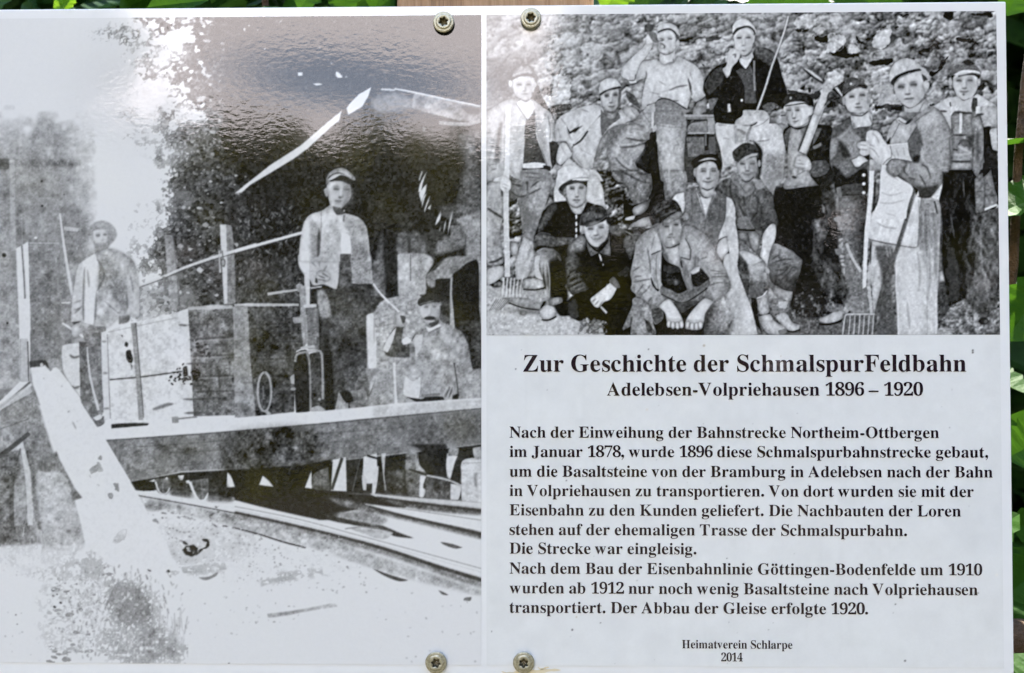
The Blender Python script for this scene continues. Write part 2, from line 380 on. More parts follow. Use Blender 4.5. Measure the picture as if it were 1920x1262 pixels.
def paint_track():
    """tones of the old railway photograph: men on a tipping wagon beside a timber ramp"""
    c = Canvas(-140, 22, 1052, 1236, 23, .83)
    F, P, S, E, L = c.F, c.P, c.S, c.E, c.L
    mot = .010 * c.N[3] + .014 * c.N[6] + .026 * c.N[14] + .012 * c.N[40]
    yy, xx = np.mgrid[0:c.h, 0:c.w].astype(np.float32); X = xx + c.x0; Y = yy + c.y0
    sm = lambda a, b, t: (lambda u: u * u * (3 - 2 * u))(np.clip((t - a) / (b - a), 0, 1))
    L1 = lambda: F(0, 0, 3.004); L2 = lambda: F(440, 0, 3.004); L3 = lambda: F(0, 400, 2.869); L4 = lambda: F(440, 400, 2.869); L5 = lambda: F(0, 820, 2.854); L6 = lambda: F(440, 820, 2.854)
    px = lambda: F(0, 0, 1); T = F; rng0 = np.random.default_rng(99)
    f1, e1, cv, ox, oy = c.cells(7, ax=.8)
    leaf = np.clip((cv - .35) * 2.2, -1, 1.3)
    # ---- left barn wall, mottled and fading to the sky
    top = 205 + .06 * np.maximum(0, 120 - X) + 9 * c.N[40]
    d = sm(0, 40, Y - top + 10 * c.N[14]) * (1 - sm(168, 184, X + 5 * c.N[14] * (Y < 300) + 1 * c.N[6]))
    tone = .56 + .16 * sm(100, 180, X) + .10 * sm(380, 205, Y) - .03 * sm(420, 700, Y)
    d = d * (Y < 760)
    c.A += d * (tone + mot * 1.1 - c.A)
    px(); P([-140,296,150,300,150,312,-140,316], .46, al=.75, tex=mot, soft=2); P([-140,296,17,298,15,318,-140,322], .34, al=.85, tex=mot, soft=1); P([18,300,27,300,30,470,20,470], .66, al=.9, tex=mot*.5); P([31,380,45,378,46,450,32,450], .42, al=.6, tex=mot, soft=2); S([41,400,42,480],1.5,.7,.6); P([-140,400,17,400,17,490,-140,490], .58, al=.6, tex=mot, soft=1); S([-140,487,18,490],2.5,.8); P([113,386,150,392,165,440,150,490,120,500,112,440], .40, al=.55, tex=mot, soft=5); P([120,424,148,428,146,434,120,432],.78,al=.7)
    P([48,455,112,455,118,640,116,690,54,690], .48, al=.8, tex=mot*1.2, soft=2); P([-140,490,30,470,36,700,-140,740], .60, al=.85, tex=mot, soft=3); P([-140,700,38,712,38,722,0,760,-140,820],.72,al=.8,tex=mot*.6,soft=2)
    S([55,456,110,456],2,.72,.8); L3()
    for q in ((40,590,6),(22,225,12)): E(q[0],q[1],q[2],q[2],.12)
    px(); E(79,386,2,2,.1); E(78,340,2.2,2,.2); E(120,365,1.2,1.2,.2); E(67,446,3,2.5,.85)
    # ---- trees: crown edge against the sky, dark below and to the right
    edge = 258 + 26 * c.N[40] - 45 * sm(270, 40, Y) + 25 * sm(250, 330, Y) * sm(420, 330, Y) - 25 * sm(400, 450, Y) * sm(520, 470, Y)
    s_ = (X - edge) / 105
    clump = .55 * c.N[14] + .55 * leaf + .35 * c.N[6] + .3 * c.N[3]
    fol = sm(.32, .62, s_ * .62 + .22 + .30 * clump * np.clip(1.6 - s_, .12, 1)) * sm(-.35, .05, s_)
    dark = .50 - .20 * sm(.2, 1.2, s_) - .16 * sm(1.0, 2.0, s_) + (.11 * leaf + .05 * c.N[3] + .05 * c.N[6]) * (1 - .6 * sm(1.0, 2.2, s_))
    m = fol * (Y < 590)
    c.A += m * (np.maximum(dark, .11) - c.A)
    # sky holes in the upper crown
    hole = sm(.55, 1.1, .9 * c.N[14] + .7 * leaf + .5 * c.N[6] - 1.2 * sm(330, 430, X)) * sm(260, 190, Y) * sm(470, 330, X) * (X > 150)
    c.A += hole * (.83 - c.A)
    L1(); P([900,230,940,180,1000,165,1080,135,1100,150,1070,190,1100,200,1090,240,1040,240,1020,290,960,280], .84, n=.02, al=.95, rg=2); P([740,520,800,470,900,435,1000,425,940,500,960,580,980,640,900,600,820,640,760,600], .83, al=.9, rg=6)
    for i in range(150):
        x = rng0.uniform(640, 1130); y = rng0.uniform(100, 640)
        if rng0.random() < .25 + .75 * np.exp(-((x - 860) / 170) ** 2): P([x, y, x + rng0.uniform(10, 34), y - rng0.uniform(4, 16), x + rng0.uniform(20, 50), y + rng0.uniform(-4, 14), x + rng0.uniform(5, 24), y + rng0.uniform(8, 22)], .83, n=0, rg=.8)
    L1(); P([1150,110,1200,120,1170,140],.84); P([860,330,960,300,950,330,870,350],.84); P([760,280,810,270,800,320,770,320],.83)
    # everything right of the trees: dark roof space
    px(); P([455,32,903,30,903,470,700,520,560,480,470,480,420,420,440,360,420,200], .13, n=.03, soft=6, tex=.012 * c.N[6] + .015 * c.N[3])
    P([320,330,400,300,470,380,480,560,340,590,300,560,320,440], .20, al=.6, rg=12, tex=.10 * leaf)
    P([230,540,330,530,330,590,250,600], .55, al=.75, rg=7, tex=.16 * leaf)
    rng = np.random.default_rng(5)
    for i in range(260):
        x = rng.uniform(310, 480); y = rng.uniform(260, 580); s0 = rng.uniform(1, 3.2) * (1 if rng.random() < .8 else 1.7)
        if (x - 300) / 170 < rng.random() ** .7: P([x + s0 * rng.uniform(.5, 1.8) * np.cos(t_) for t_ in ()] or [v_ for t_ in (0, 1.2, 2.5, 3.7, 5) for v_ in (x + s0 * rng.uniform(.4, 1.9) * np.cos(t_), y + s0 * rng.uniform(.4, 1.4) * np.sin(t_))], rng.uniform(.4, .78), soft=.5, sm=0, n=0)
    for i in range(190):
        x = rng.uniform(440, 566); y = rng.uniform(385, 575); S([x, y, x + rng.uniform(-6, 8), y + rng.uniform(3, 9)], rng.uniform(1.5, 3.5), rng.uniform(.3, .62), .8, .6)
    P([470,500,560,490,570,580,440,580],.30,al=.45,soft=8,tex=mot*2)
    P([600,560,705,540,715,700,700,775,600,780],.26,tex=mot*1.3,soft=1.5); P([690,590,912,560,912,765,690,775],.60,tex=mot*1.2,soft=3)
    # ---- roof flap and torn streaks
    L2(); P([0,1090,60,1040,200,930,370,820,520,690,605,620,590,680,545,715,420,830,340,890,200,975,90,1040,40,1085], .82, sm=0, n=.03, soft=.6); P([770,490,755,540,720,600,640,648,628,610,650,580,700,530], .84, sm=0, n=.02); P([815,500,850,497,905,503,900,512,830,508], .8, al=.9)
    P([355,410,380,408,384,425,358,428],.86); P([570,400,590,410,610,435,590,440,570,430],.84); P([440,470,470,468,500,475,460,482],.82); L(.75,.9,7,[540,350,548,362],[475,265,482,275],[620,435,635,432],[250,130,270,110]); E(170,275,6,5,.8); E(55,165,6,10,.75); E(80,145,7,5,.7); E(130,170,4,5,.7)
    P([770,560,900,520,1000,560,1010,610,900,630,790,630], .58, al=.75, soft=4, n=.06); P([1010,520,1200,560,1385,600,1385,690,1270,680,1100,640,1000,610], .56, al=.9, soft=1.5, tex=mot*1.5); S([900,500,1010,520,1150,550,1385,600],11,.82,.95); P([1000,615,1100,645,1270,690,1385,700,1385,760,1100,720,960,660],.12,al=.8,soft=2); P([1270,590,1385,610,1380,640,1310,640],.2,soft=2); S([1150,690,1300,700,1385,680],22,.62,.85,n=.06)
    P([1240,770,1385,720,1385,1262,1230,1262,1280,1050,1300,900], .45, al=.7, soft=6, tex=mot*2.2); P([1060,710,1080,720,1070,740,1055,735],.55,al=.7)
    T(670,280); P([725,245,735,260,700,360,690,340],.75,al=.9); P([785,245,740,370,715,480,688,480,700,410,740,320], .84); P([700,490,780,390,770,470,720,600,710,560],.83); P([780,490,750,580,725,665,735,560],.82); P([825,510,800,590,760,710,755,680,790,580],.83); P([835,615,820,680,790,665],.75)
    P([945,680,935,780,880,860,890,800],.82); P([1080,685,1050,830,1020,960,1025,880,1050,760],.83); P([1000,790,990,880,970,950,980,850],.8); P([940,850,930,940,920,920],.8); P([1085,900,1070,1000,1040,990],.7,al=.7)
    P([450,950,520,930,600,960,640,920,760,1000,790,1262,440,1262], .46, al=.85, soft=2.5, tex=mot*2); P([560,980,600,980,605,1262,580,1262],.22,soft=1); P([650,980,780,940,900,880,960,960,930,1020,880,1060,890,1180,900,1230,790,1240,770,1060,720,990], .24, al=.85, soft=3, tex=mot*.5, rg=3); P([880,1060,1000,990,1180,1000,1200,1100,900,1180],.58,tex=mot*1.8,soft=3,al=.8); P([1040,860,1210,860,1210,1080,1080,1090],.5,al=.8,tex=mot*1.5); P([1080,780,1390,700,1390,1262,1230,1262,1200,900],.64,al=.8,tex=mot*1.5,soft=2); S([900,1190,1060,1130,1210,1100],22,.34,.75,soft=2); P([960,640,1260,620,1270,720,1080,780,900,720],.36,al=.6,tex=mot*2,soft=3); P([260,960,290,960,295,1262,200,1262],.34,al=.8,soft=2,tex=mot); P([440,700,640,700,620,930,460,930],.2,al=.6,tex=mot*1.4,soft=4)
    # ---- masonry and doorway, right
    T(670,480); P([170,60,300,40,320,440,200,440], .40, tex=mot*1.6, soft=2); P([300,-60,450,-60,455,450,330,470,310,200], .14, tex=mot*.8, soft=1.5); P([460,-20,780,-20,860,60,780,220,770,420,690,440,480,500,460,400], .66, tex=mot*1.6, soft=1); P([595,-20,605,-20,605,280,595,280],.4); P([100,690,180,640,260,520,470,450,700,440,740,560,720,720,800,800,620,900,600,1262,110,1262], .66, tex=mot*1.5, soft=1, n=.05); P([100,680,180,640,210,900,210,1262,130,1262], .82, al=.9, n=.04); L(.42,.6,9,[190,640,190,1000],[250,640,250,860],[300,700,300,900],[200,800,420,760],[200,920,300,900],[240,700,420,640],[350,660,350,820],[560,520,680,480])
    P([780,220,880,150,960,60,1060,10,1240,0,1340,40,1240,80,1140,160,1080,210,1060,260,900,270,880,350,800,340], .50, tex=mot*1.6, soft=1); P([880,265,1060,255,1050,440,960,440,930,400,790,420,785,380,880,350], .12, tex=mot*.4, soft=.8); P([1080,210,1150,160,1240,80,1340,40,1370,120,1370,560,1390,760,1400,1262,1290,1262,1240,980,1180,860,1090,790,1070,500], .13, tex=mot*.5, soft=.8); P([1090,760,1250,720,1390,760,1400,1262,1270,1262,1220,920], .32, al=.8, tex=mot*2, soft=4); P([1050,240,1075,240,1060,480,1085,700,1090,830,1060,810,1050,600,1040,440], .66, n=.05); S([790,220,880,120,960,50,1060,5],14,.72,.5,soft=1.5); P([1360,0,1400,0,1400,700,1380,560],.60,tex=mot); P([930,560,1040,560,1040,780,930,720],.3,tex=mot*1.5)
    # man with moustache and cap
    P([570,1262,590,1000,640,900,700,850,780,820,960,760,1100,830,1180,900,1250,1000,1280,1262], .64, tex=mot*1.3, soft=.7, r=.08, rs=5)
    P([330,1120,300,1020,360,900,430,800,520,800,510,880,500,980,580,960,590,1140,480,1145], .28, tex=mot*1.5, soft=.7); P([290,1060,340,930,440,800,400,960,340,1090],.80,n=.04); P([500,950,560,910,610,950,590,980,520,1000],.84); P([640,900,740,880,720,1020,660,1130,650,1060],.76,n=.05); S([655,880,610,960],10,.3); P([440,800,440,730,430,650,470,610,540,640,550,700,520,720,520,800],.76,r=.15); P([480,670,540,680,540,740,510,760],.25); P([550,700,600,740,580,760,540,730],.80)
    S([180,320,280,440,380,540,470,630], (14,24), .85, .97); S([195,320,290,440,390,545],4,.3,.5)
    P([700,560,740,540,880,540,930,570,930,660,900,740,840,800,790,770,740,700], .74, r=.16, rs=4, n=.03); P([680,540,690,490,760,445,860,430,940,450,930,520,850,520,740,550,710,565], .18); S([700,545,790,520,860,500],10,.55,.6); L(.3,.3,8,[755,580,800,570],[840,565,890,560]); P([745,705,790,680,850,680,890,700,900,740,850,720,780,720],.2); P([800,770,850,800,920,740,910,700,870,740,820,750],.25); P([880,600,930,600,930,700,880,750],.45,al=.7,soft=2); P([705,590,760,590,800,600,800,680,760,700,720,680],.82,al=.75,soft=1.5,n=.02)
    P([770,790,820,810,920,770,940,790,860,830,800,855], .82); S([800,870,870,835,940,800],10,.4,.7)
    T(670,680); P([530,-10,1100,-10,1130,380,960,390,760,395,700,405,560,390,520,330], .62, tex=mot*1.2, soft=.7); P([1090,-10,1280,-10,1300,360,1150,400], .60, tex=mot*1.4); S([1090,0,1120,200,1140,380],12,.25); P([530,200,550,150,620,210,710,160,715,280,690,400,560,380,520,350], .80, n=.04); P([560,390,640,400,740,410,760,390,960,385,980,420,700,455,640,430], .13); S([715,80,715,280,700,400],6,.45,.6); P([400,0,430,0,440,300,455,480,420,480],.84,al=.9); P([720,360,930,340,930,370,720,390],.42,al=.8)
    L(.75,.8,14,[1030,250,960,380],[1060,260,1010,390],[1090,250,1050,400]); L(.2,.8,12,[1045,270,990,390],[1075,280,1030,400]); P([1080,370,1140,350,1140,410,1070,415],.15); P([980,130,1060,130,1060,220,990,230],.45,al=.7,soft=2)
    P([80,440,160,200,190,150,205,180,160,300,100,440],.78); S([205,180,165,300,105,430],10,.3); P([40,300,110,300,90,370,60,380],.72); P([130,180,400,160,400,480,240,490,140,420,170,300],.58,al=.7,tex=mot*1.6,soft=2)
    # ---- central man
    T(480,480); P([680,380,780,360,900,380,1000,300,1260,330,1300,420,1260,560,1240,700,1250,1262,820,1262,700,1000,700,640], .24, tex=mot*1.2, soft=1); P([860,700,1000,600,1200,520,1220,640,1180,900,1000,800,880,900],.33,al=.6,tex=mot*1.8,soft=4); P([690,390,770,400,830,540,850,680,740,700,700,560], .60, tex=mot*1.5, soft=1.5); P([700,680,740,720,730,1020,800,1262,700,1262,690,900],.14,n=.05,soft=1.5); P([800,800,930,860,930,1050,830,1060],.36,al=.7,tex=mot*1.6,soft=3); P([1320,300,1420,80,1460,300,1440,420,1360,470],.42,al=.8,tex=mot*1.8,soft=2)
    P([480,-10,480,100,520,180,560,230,600,260,650,330,760,320,880,370,910,370,940,200,950,-10], .74, tex=mot*.4, soft=.7); P([940,-10,1060,-10,1090,180,1070,320,940,380], .30, tex=mot*1.6, soft=1.5); P([1050,-10,1290,-10,1310,200,1320,310,1180,320,1080,310,1080,180], .58, tex=mot*1.6, soft=.7); P([480,0,580,0,600,80,600,200,540,180,490,100],.82,n=.03); P([680,190,760,160,830,200,840,250,800,290,720,300,670,280], .76, r=.2); L(.25,.8,14,[700,220,780,250],[690,260,790,280],[740,190,820,240]); P([660,240,690,260,690,310,660,290],.2); P([600,200,680,170,660,320,610,260],.72,n=.05); L(.4,.6,14,[600,40,680,120],[700,20,720,130],[760,180,800,100])
    S([1080,315,1180,325,1250,315],12,.18,.9)
    T(480,280)
    P([480,1262,500,1000,520,900,550,800,620,730,740,690,800,650,850,620,960,720,1010,720,1160,770,1230,850,1260,950,1290,1262], .78, tex=mot*.4, soft=.6, r=.12); P([1050,770,1160,790,1230,880,1280,1262,1050,1262,1070,1160,1040,900], .58, al=.85, tex=mot*1.6, soft=2); P([600,780,680,830,720,900,700,1180,640,1240,600,1000],.58,al=.7,tex=mot*1.6,soft=2.5); P([685,1040,712,880,728,1000,712,1190,690,1215],.24,soft=1); P([640,1000,690,960,690,1180,640,1230],.5,al=.6,soft=3); P([1150,860,1230,900,1260,1262,1180,1262,1170,1050],.46,al=.7,tex=mot*1.8,soft=3); P([990,760,1050,790,1080,960,1050,940,1000,860],.52,al=.6,soft=2,tex=mot); P([760,860,850,850,950,920,940,1262,740,1262],.64,al=.5,tex=mot*1.8,soft=3); P([490,1262,512,1000,530,900,560,810,620,760,600,900,590,1050,600,1262],.83,al=.85,soft=2,n=.02); P([960,940,1040,960,1070,1100,1060,1180,990,1185,960,1160], .83, n=.02); P([950,1180,1070,1180,1060,1262,950,1262],.3,tex=mot*1.2); S([735,690,735,850,725,1050],8,.4,.7); P([980,740,1010,740,990,820,980,800],.45); L(.4,.7,14,[900,800,910,815],[920,930,915,950],[1100,900,1090,960])
    P([800,400,870,350,960,350,1040,370,1070,470,1060,560,1000,620,960,670,900,700,860,670,830,610,815,540], .80, r=.14, rs=4, n=.03); P([970,360,1040,380,1070,480,1050,560,1000,630,960,660,1000,560,990,460],.50,al=.75,soft=1.5); P([765,450,800,430,815,480,805,540,780,520], .78, r=.12); S([795,460,800,500],12,.5,.7)
    P([790,400,790,330,830,260,900,220,970,208,1050,250,1110,310,1120,350,1060,340,1000,300,930,300,860,340], .62, n=.06, r=.1); P([830,360,900,310,1000,300,1090,350,1060,400,960,360],.15); P([810,340,880,290,960,280,860,340],.78); S([810,330,870,280,950,265,1000,285],11,.25); P([920,250,1010,250,1080,320,1000,280],.78,al=.6)
    L(.3,.3,8,[880,450,945,445],[1000,455,1060,460]); L(.4,.7,11,[870,430,940,420]); S([960,450,955,520],20,.83,.7); P([930,530,970,540,960,555,930,550],.3); P([890,575,960,580,950,600,900,590],.35); S([905,590,950,592],8,.75,.6); P([860,640,950,660,980,700,1010,720,920,740,880,700], .3); E(993,693,12,12,.7); P([870,560,930,560,960,640,900,660],.62,al=.5,soft=2)
    # poles held by the man
    T(480,480); S([130,430,300,405,450,385,740,345], (36,18), .74, .95, n=.04); S([140,450,300,420,450,400,730,360],6,.2,.8); P([450,330,500,310,540,350,520,400,470,400],.6,n=.08); P([545,190,600,230,605,560,550,560], .80, al=.95, n=.03); S([610,360,610,540],8,.3); S([1320,310,1400,420,1502,530], (18,26), .85, .95)
    # ---- fence posts and hand rail
    L3(); P([885,118,930,122,965,500,915,525], .58, tex=mot*1.3); S([932,125,950,300,965,500],6,.3,.7); P([1183,62,1215,60,1248,75,1265,480,1215,490], .50, tex=mot); P([1183,62,1215,62,1222,480,1205,490],.78); S([750,388,870,345,1000,290,1180,228,1380,168], (13,18), .80, .95); S([750,398,870,355,1000,300,1180,240,1380,182],5,.25,.8); S([880,340,890,425],14,.45,.9); S([1180,200,1185,320],12,.72,.9); S([1195,200,1205,290],6,.25,.8); E(1200,265,14,22,.3); E(1200,265,9,16,.6); L4(); S([0,205,180,155,362,105], 17, .82); S([0,217,180,167,360,116],5,.2,.8)
    # ---- ghostly man on the left
    L3(); S([322,0,345,180,388,440], (9,18), .80, .95); P([325,380,350,375,385,450,385,700,345,705],.46,al=.8,tex=mot*1.2,soft=1); S([330,482,380,480],8,.78); S([335,590,390,625,450,665],(10,14),.82)
    P([470,115,485,65,545,40,600,60,628,110,612,150,585,180,560,240,520,230,500,160], .58, al=.9, tex=mot*.8, soft=1.2); P([500,95,560,88,578,130,560,165,515,165],.80,al=.95,soft=1); P([515,160,575,160,580,188,550,215,520,195],.62,al=.8,tex=mot,soft=1); L(.42,.7,12,[515,120,540,118],[555,115,575,115]); P([470,120,490,70,545,42,590,55,560,75,500,95],.56,al=.7,tex=mot)
    P([425,270,510,215,590,190,680,225,722,265,745,400,750,560,700,552,650,555,575,615,545,600,500,600,450,590,385,590,380,560,392,450], .70, tex=mot*.7, soft=.8, r=.08); P([440,262,510,215,537,300,527,420,500,600,452,590,450,430],.83,al=.95,n=.03,sm=0); P([392,450,425,275,445,262,450,430,420,580,385,585],.76,al=.8,n=.04); P([540,240,620,280,680,400,690,540,640,500,570,400,520,400],.50,al=.7,tex=mot*1.4,soft=3); P([690,280,745,400,748,550,700,550,690,420],.74,al=.6,soft=2); L(.42,.6,8,[400,480,440,470],[395,520,440,510],[560,470,640,540],[600,420,660,500],[590,330,640,420],[470,300,480,400],[700,330,720,430]); L(.35,.7,9,[520,240,560,330,520,420],[455,290,448,480,450,580],[680,420,685,520],[520,420,510,590],[400,540,440,500]); P([385,585,440,580,400,600],.25); P([388,610,420,588,435,630,420,660,395,672,385,640],.78,r=.15); P([640,556,700,548,692,582,640,596],.40,tex=mot,soft=1)
    P([430,600,570,610,560,700,550,900,562,1040,545,1090,500,1110,470,1085,440,980,460,720], .47, tex=mot*1.3, soft=.7); P([425,690,465,700,485,900,530,1080,480,1095,430,985],.40,tex=mot*1.5); S([468,720,485,880,530,1060],(8,14),.80,.9); P([490,1105,560,1090,560,1130,520,1150],.42,tex=mot); P([500,1100,540,1080,550,1100,520,1115],.80)
    P([338,712,425,698,432,985,395,935,345,860,335,800], .79, n=.05); L(.3,.85,10,[375,760,395,775,430,768],[385,930,400,940,430,930]); P([245,790,300,780,335,800,330,850,290,840,270,830],.6,tex=mot,al=.8)
    # ---- wagon
    P([545,640,720,590,960,530,1012,512,1022,700,1042,1090,800,1132,565,1122,560,900], .80, n=.04, tex=mot*.8, sm=0); P([960,530,1012,512,1024,760,1042,1090,985,1090,990,700],.80,al=.8,n=.03); S([590,895,760,880,980,850],8,.25,.95); S([580,640,720,610,960,560],5,.6,.7); P([545,650,575,640,592,1105,560,1110],.80,n=.03); S([578,650,585,880,594,1105],5,.45,.8); L(.4,.7,9,[548,690,575,690],[552,860,580,860],[556,1050,590,1050]); P([820,1050,900,1020,940,1025,830,1060],.45,soft=1); P([800,1080,900,1060,1000,1050,1000,1110,800,1125],.84,al=.8,soft=2)
    S([716,590,735,800,748,960,758,1112], 24, .55, .95, n=.06); S([730,590,748,800,762,960,772,1100],6,.22,.8); P([675,690,690,700,685,720,670,712],.1); P([680,740,700,735,715,780,710,805,690,800,678,770],.1); P([650,655,660,655,660,670],.2); P([700,805,715,820,708,845],.4)
    P([1012,512,1262,500,1262,505,1290,1085,1042,1092,1022,700], .41, tex=mot*1.8, n=.06, sm=0); L(.22,.8,7,[1015,680,1255,665],[1020,770,1262,760],[1030,880,1268,872],[1035,960,1275,955]); L(.62,.7,7,[1016,690,1255,675],[1022,780,1262,770],[1031,890,1268,882]); P([1250,505,1330,500,1345,700,1370,1080,1280,1090,1265,800], .54, tex=mot*1.5, sm=0); S([1268,510,1278,800,1290,1085],26,.68,.8,n=.05); L(.26,.85,9,[1010,600,1140,595],[1000,810,1080,808,1165,812],[985,1000,1100,1000,1180,990],[990,1075,1100,1072],[1165,812,1180,900,1182,990],[960,600,1010,604]); L(.78,.9,18,[1110,505,1200,500],[1260,510,1360,490])
    P([1012,505,1130,495,1250,495,1250,512,1012,520],.75,al=.8)
    for i in range(34): x=rng.normal(1085,28); y=rng.normal(735,26); E(x,y,rng.uniform(3,11),rng.uniform(3,7),rng.uniform(.08,.25),rot=rng.uniform(-1,1))
    for i in range(46): x=rng.normal(985,34); y=rng.normal(875,22); E(x,y,rng.uniform(3,10),rng.uniform(3,7),.12,rot=rng.uniform(-1,1))
    P([1030,850,1060,835,1080,860,1065,890,1040,900],.1); P([985,830,1005,820,1010,870,990,880],.1)
    P([925,1095,960,1095,960,1130,928,1130],.55); S([960,1105,1060,1095],8,.45)
    P([600,1135,720,1128,800,1130,790,1145,600,1160],.16)
    L4(); P([60,492,345,490,375,720,330,740,320,1068,110,1092,80,900], .27, tex=mot*1.8, n=.06, sm=0); L(.14,.8,7,[80,600,370,590],[85,790,325,780],[100,880,320,870]); L(.46,.7,6,[80,610,370,600],[70,700,380,700],[85,800,325,790]); P([0,488,100,484,345,486,345,498,0,502],.8,al=.85,n=.04); L(.5,.7,10,[120,520,125,700],[300,500,305,700]); P([110,560,330,560,320,760,300,1000,120,1060,100,800],.24,al=.6,tex=mot*1.6,soft=6); S([70,690,380,690],5,.2,.8); P([0,500,68,500,85,800,112,1092,0,1100], .55, tex=mot*1.4); P([350,390,380,390,385,700,370,720,355,560],.56,tex=mot*1.2); P([310,560,370,555,375,585,320,592],.72,r=.1); P([385,495,445,500,455,730,395,730],.40,tex=mot*1.4); P([372,490,440,488,440,505,372,508],.78); S([378,560,385,700],14,.55)
    t = np.linspace(0, 2 * np.pi, 30); S(np.stack([160 + 36 * np.sin(t), 960 - 104 * np.cos(t)], 1).ravel(), 13, .66, .95, sm=0); S(np.stack([162 + 27 * np.sin(t), 962 - 94 * np.cos(t)], 1).ravel(), 4, .15, .6, sm=0); S([152,930,155,1000],9,.5,.8); S([165,1060,190,1085],20,.66)
    P([320,770,345,742,385,735,400,770,405,1065,330,1072], .14, n=.05); P([400,760,465,745,475,800,482,1058,412,1064], .26, tex=mot*1.4); S([326,800,335,760,390,745,455,740,470,770,475,1000], 13, .64, .9, n=.05); S([385,745,402,800,408,1060],10,.58,.9); S([355,725,430,715],14,.7); E(428,762,9,5,.15); P([300,880,320,865,322,920,305,915],.66); E(315,945,14,8,.62); E(457,1000,8,8,.66); P([410,1050,450,1035,490,1060,415,1070],.66,n=.05)
    P([480,740,520,740,540,1060,490,1060],.12,n=.04,soft=1); P([540,1060,560,960,600,980,610,1050],.60,tex=mot*1.5); P([600,840,690,820,720,900,720,1000,680,1030,600,960],.38,tex=mot*1.8,soft=1.5); P([620,960,700,950,720,1030,620,1050],.5,tex=mot*1.6); P([560,960,620,960,640,1010,600,1020],.14)
    # ---- platform beam
    px(); P([198,824,400,808,620,790,760,777,904,765,904,832,820,842,700,856,560,872,450,878,340,884,245,904], .47, tex=mot*1.25, sm=0, soft=.7); P([420,812,560,800,600,862,560,900,420,890], .27, al=.75, tex=mot*1.6, soft=7); S([260,838,400,828,470,822],2,.3,.6); E(306,841,10,5,.2,soft=1.5); P([640,800,720,790,700,835,640,840],.5,al=.5,tex=mot,soft=4); P([800,785,903,775,903,820,800,830],.36,al=.6,tex=mot*1.6,soft=5)
    P([180,806,400,787,620,769,760,755,904,746,904,764,760,777,620,792,400,811,200,825], .83, sm=0, n=.02); P([700,763,904,748,904,764,760,778,700,783],.70,al=.7,tex=mot,soft=2); S([200,826,400,812,620,793,904,766],2.2,.3,.8); E(552,839,6,2.6,.86)
    L(.4,.8,2.5,[862,768,868,778],[870,766,876,776],[878,766,884,776])
    L(.30,.5,2.0,[300,850,520,838,700,822],[480,880,640,860,800,842],[560,815,700,806,880,790],[260,880,400,868]); P([440,812,560,803,615,820,590,868,540,876,450,882],.22,al=.62,soft=9,tex=mot*2.5,n=.06); P([720,785,903,772,903,822,770,838],.36,al=.5,rg=9,tex=mot); P([300,835,380,830,400,860,300,870],.36,al=.5,rg=8,tex=mot)
    # underside, wheels and gap to the rails
    P([238,905,340,886,450,880,560,872,700,857,820,843,904,833,904,935,840,935,740,925,660,924,610,930,520,945,430,935,340,920,250,918], .15, sm=0, tex=mot*.5, soft=.8)
    P([425,885,560,874,620,862,632,880,622,910,640,925,700,930,770,940,760,952,690,950,640,962,625,975,600,975,540,962,480,948,435,936,410,925], .11, n=.03, sm=0, soft=.8); P([600,905,903,925,903,938,760,945,610,935],.14,n=.04,al=.8,soft=1.5)
    T(240,840); P([20,390,230,370,300,480,60,470],.12,n=.06); P([310,350,470,340,480,430,440,520,380,525,330,450],.34,tex=mot*1.6); S([305,360,330,450,380,520,440,515,475,440],(14,8),.68); P([700,370,900,340,910,480,860,580,800,590,740,500],.36,tex=mot*1.8); S([695,380,730,480,800,590,860,585,905,500],(28,14),.80); P([235,375,300,350,300,380],.82); E(435,342,12,15,.82); P([560,310,630,305,615,360,585,360],.82); P([650,370,690,360,700,395,660,400],.84); P([1120,275,1160,320,1205,440,1110,445],.84); P([1130,540,1205,560,1190,600,1130,600],.6,tex=mot); P([480,340,560,340,680,420,740,560,480,530],.2,al=.8,tex=mot*1.5,soft=3); P([910,420,1100,400,1180,600,900,600],.2,al=.8,tex=mot*1.4,soft=3)
    T(660,840); P([130,100,280,60,280,130,290,250,250,400,160,400,120,300], .80, sm=0, n=.04); S([170,85,420,160],24,.15); P([330,60,380,60,365,300,390,470,370,480,340,200],.72,n=.06); P([250,240,300,200,290,350,260,520,225,515],.78,n=.04); P([110,300,160,340,160,480,125,470],.76); P([620,30,740,10,745,180,830,280,800,420,780,540,620,530,600,350], .46, tex=mot*1.8, soft=1); P([740,10,760,180,830,270,720,250,740,100],.72,al=.8,n=.05); P([770,310,840,310,800,440,830,480,800,560,760,550],.82,n=.04); P([400,280,600,250,620,540,380,500],.3,al=.8,tex=mot*1.8,soft=2); P([1070,60,1190,90,1160,160,1110,350,1080,340,1060,200],.82,n=.04); P([1100,0,1200,0,1190,80,1080,90],.5,tex=mot*1.5); P([840,320,1100,340,1100,570,820,560],.34,al=.85,tex=mot*2,soft=2); P([1110,400,1230,430,1200,580,1110,580],.78,n=.05); P([1240,150,1360,110,1470,120,1470,600,1240,600,1230,300], .76, n=.05, tex=mot*.8); S([1240,275,1470,265],10,.84); S([1240,170,1470,165],8,.5,.6); P([1370,280,1410,290,1400,440,1380,440],.4,al=.7,soft=1.5); P([1360,0,1470,-20,1470,110,1380,110],.72,r=.12,tex=mot); S([640,240,800,290,850,310],24,.2); S([840,310,1080,360,1250,430,1470,500],22,.74,.95,n=.04)
    P([600,-40,1060,-40,1060,100,860,120,740,0],.13,n=.05,al=.9,soft=1.5)
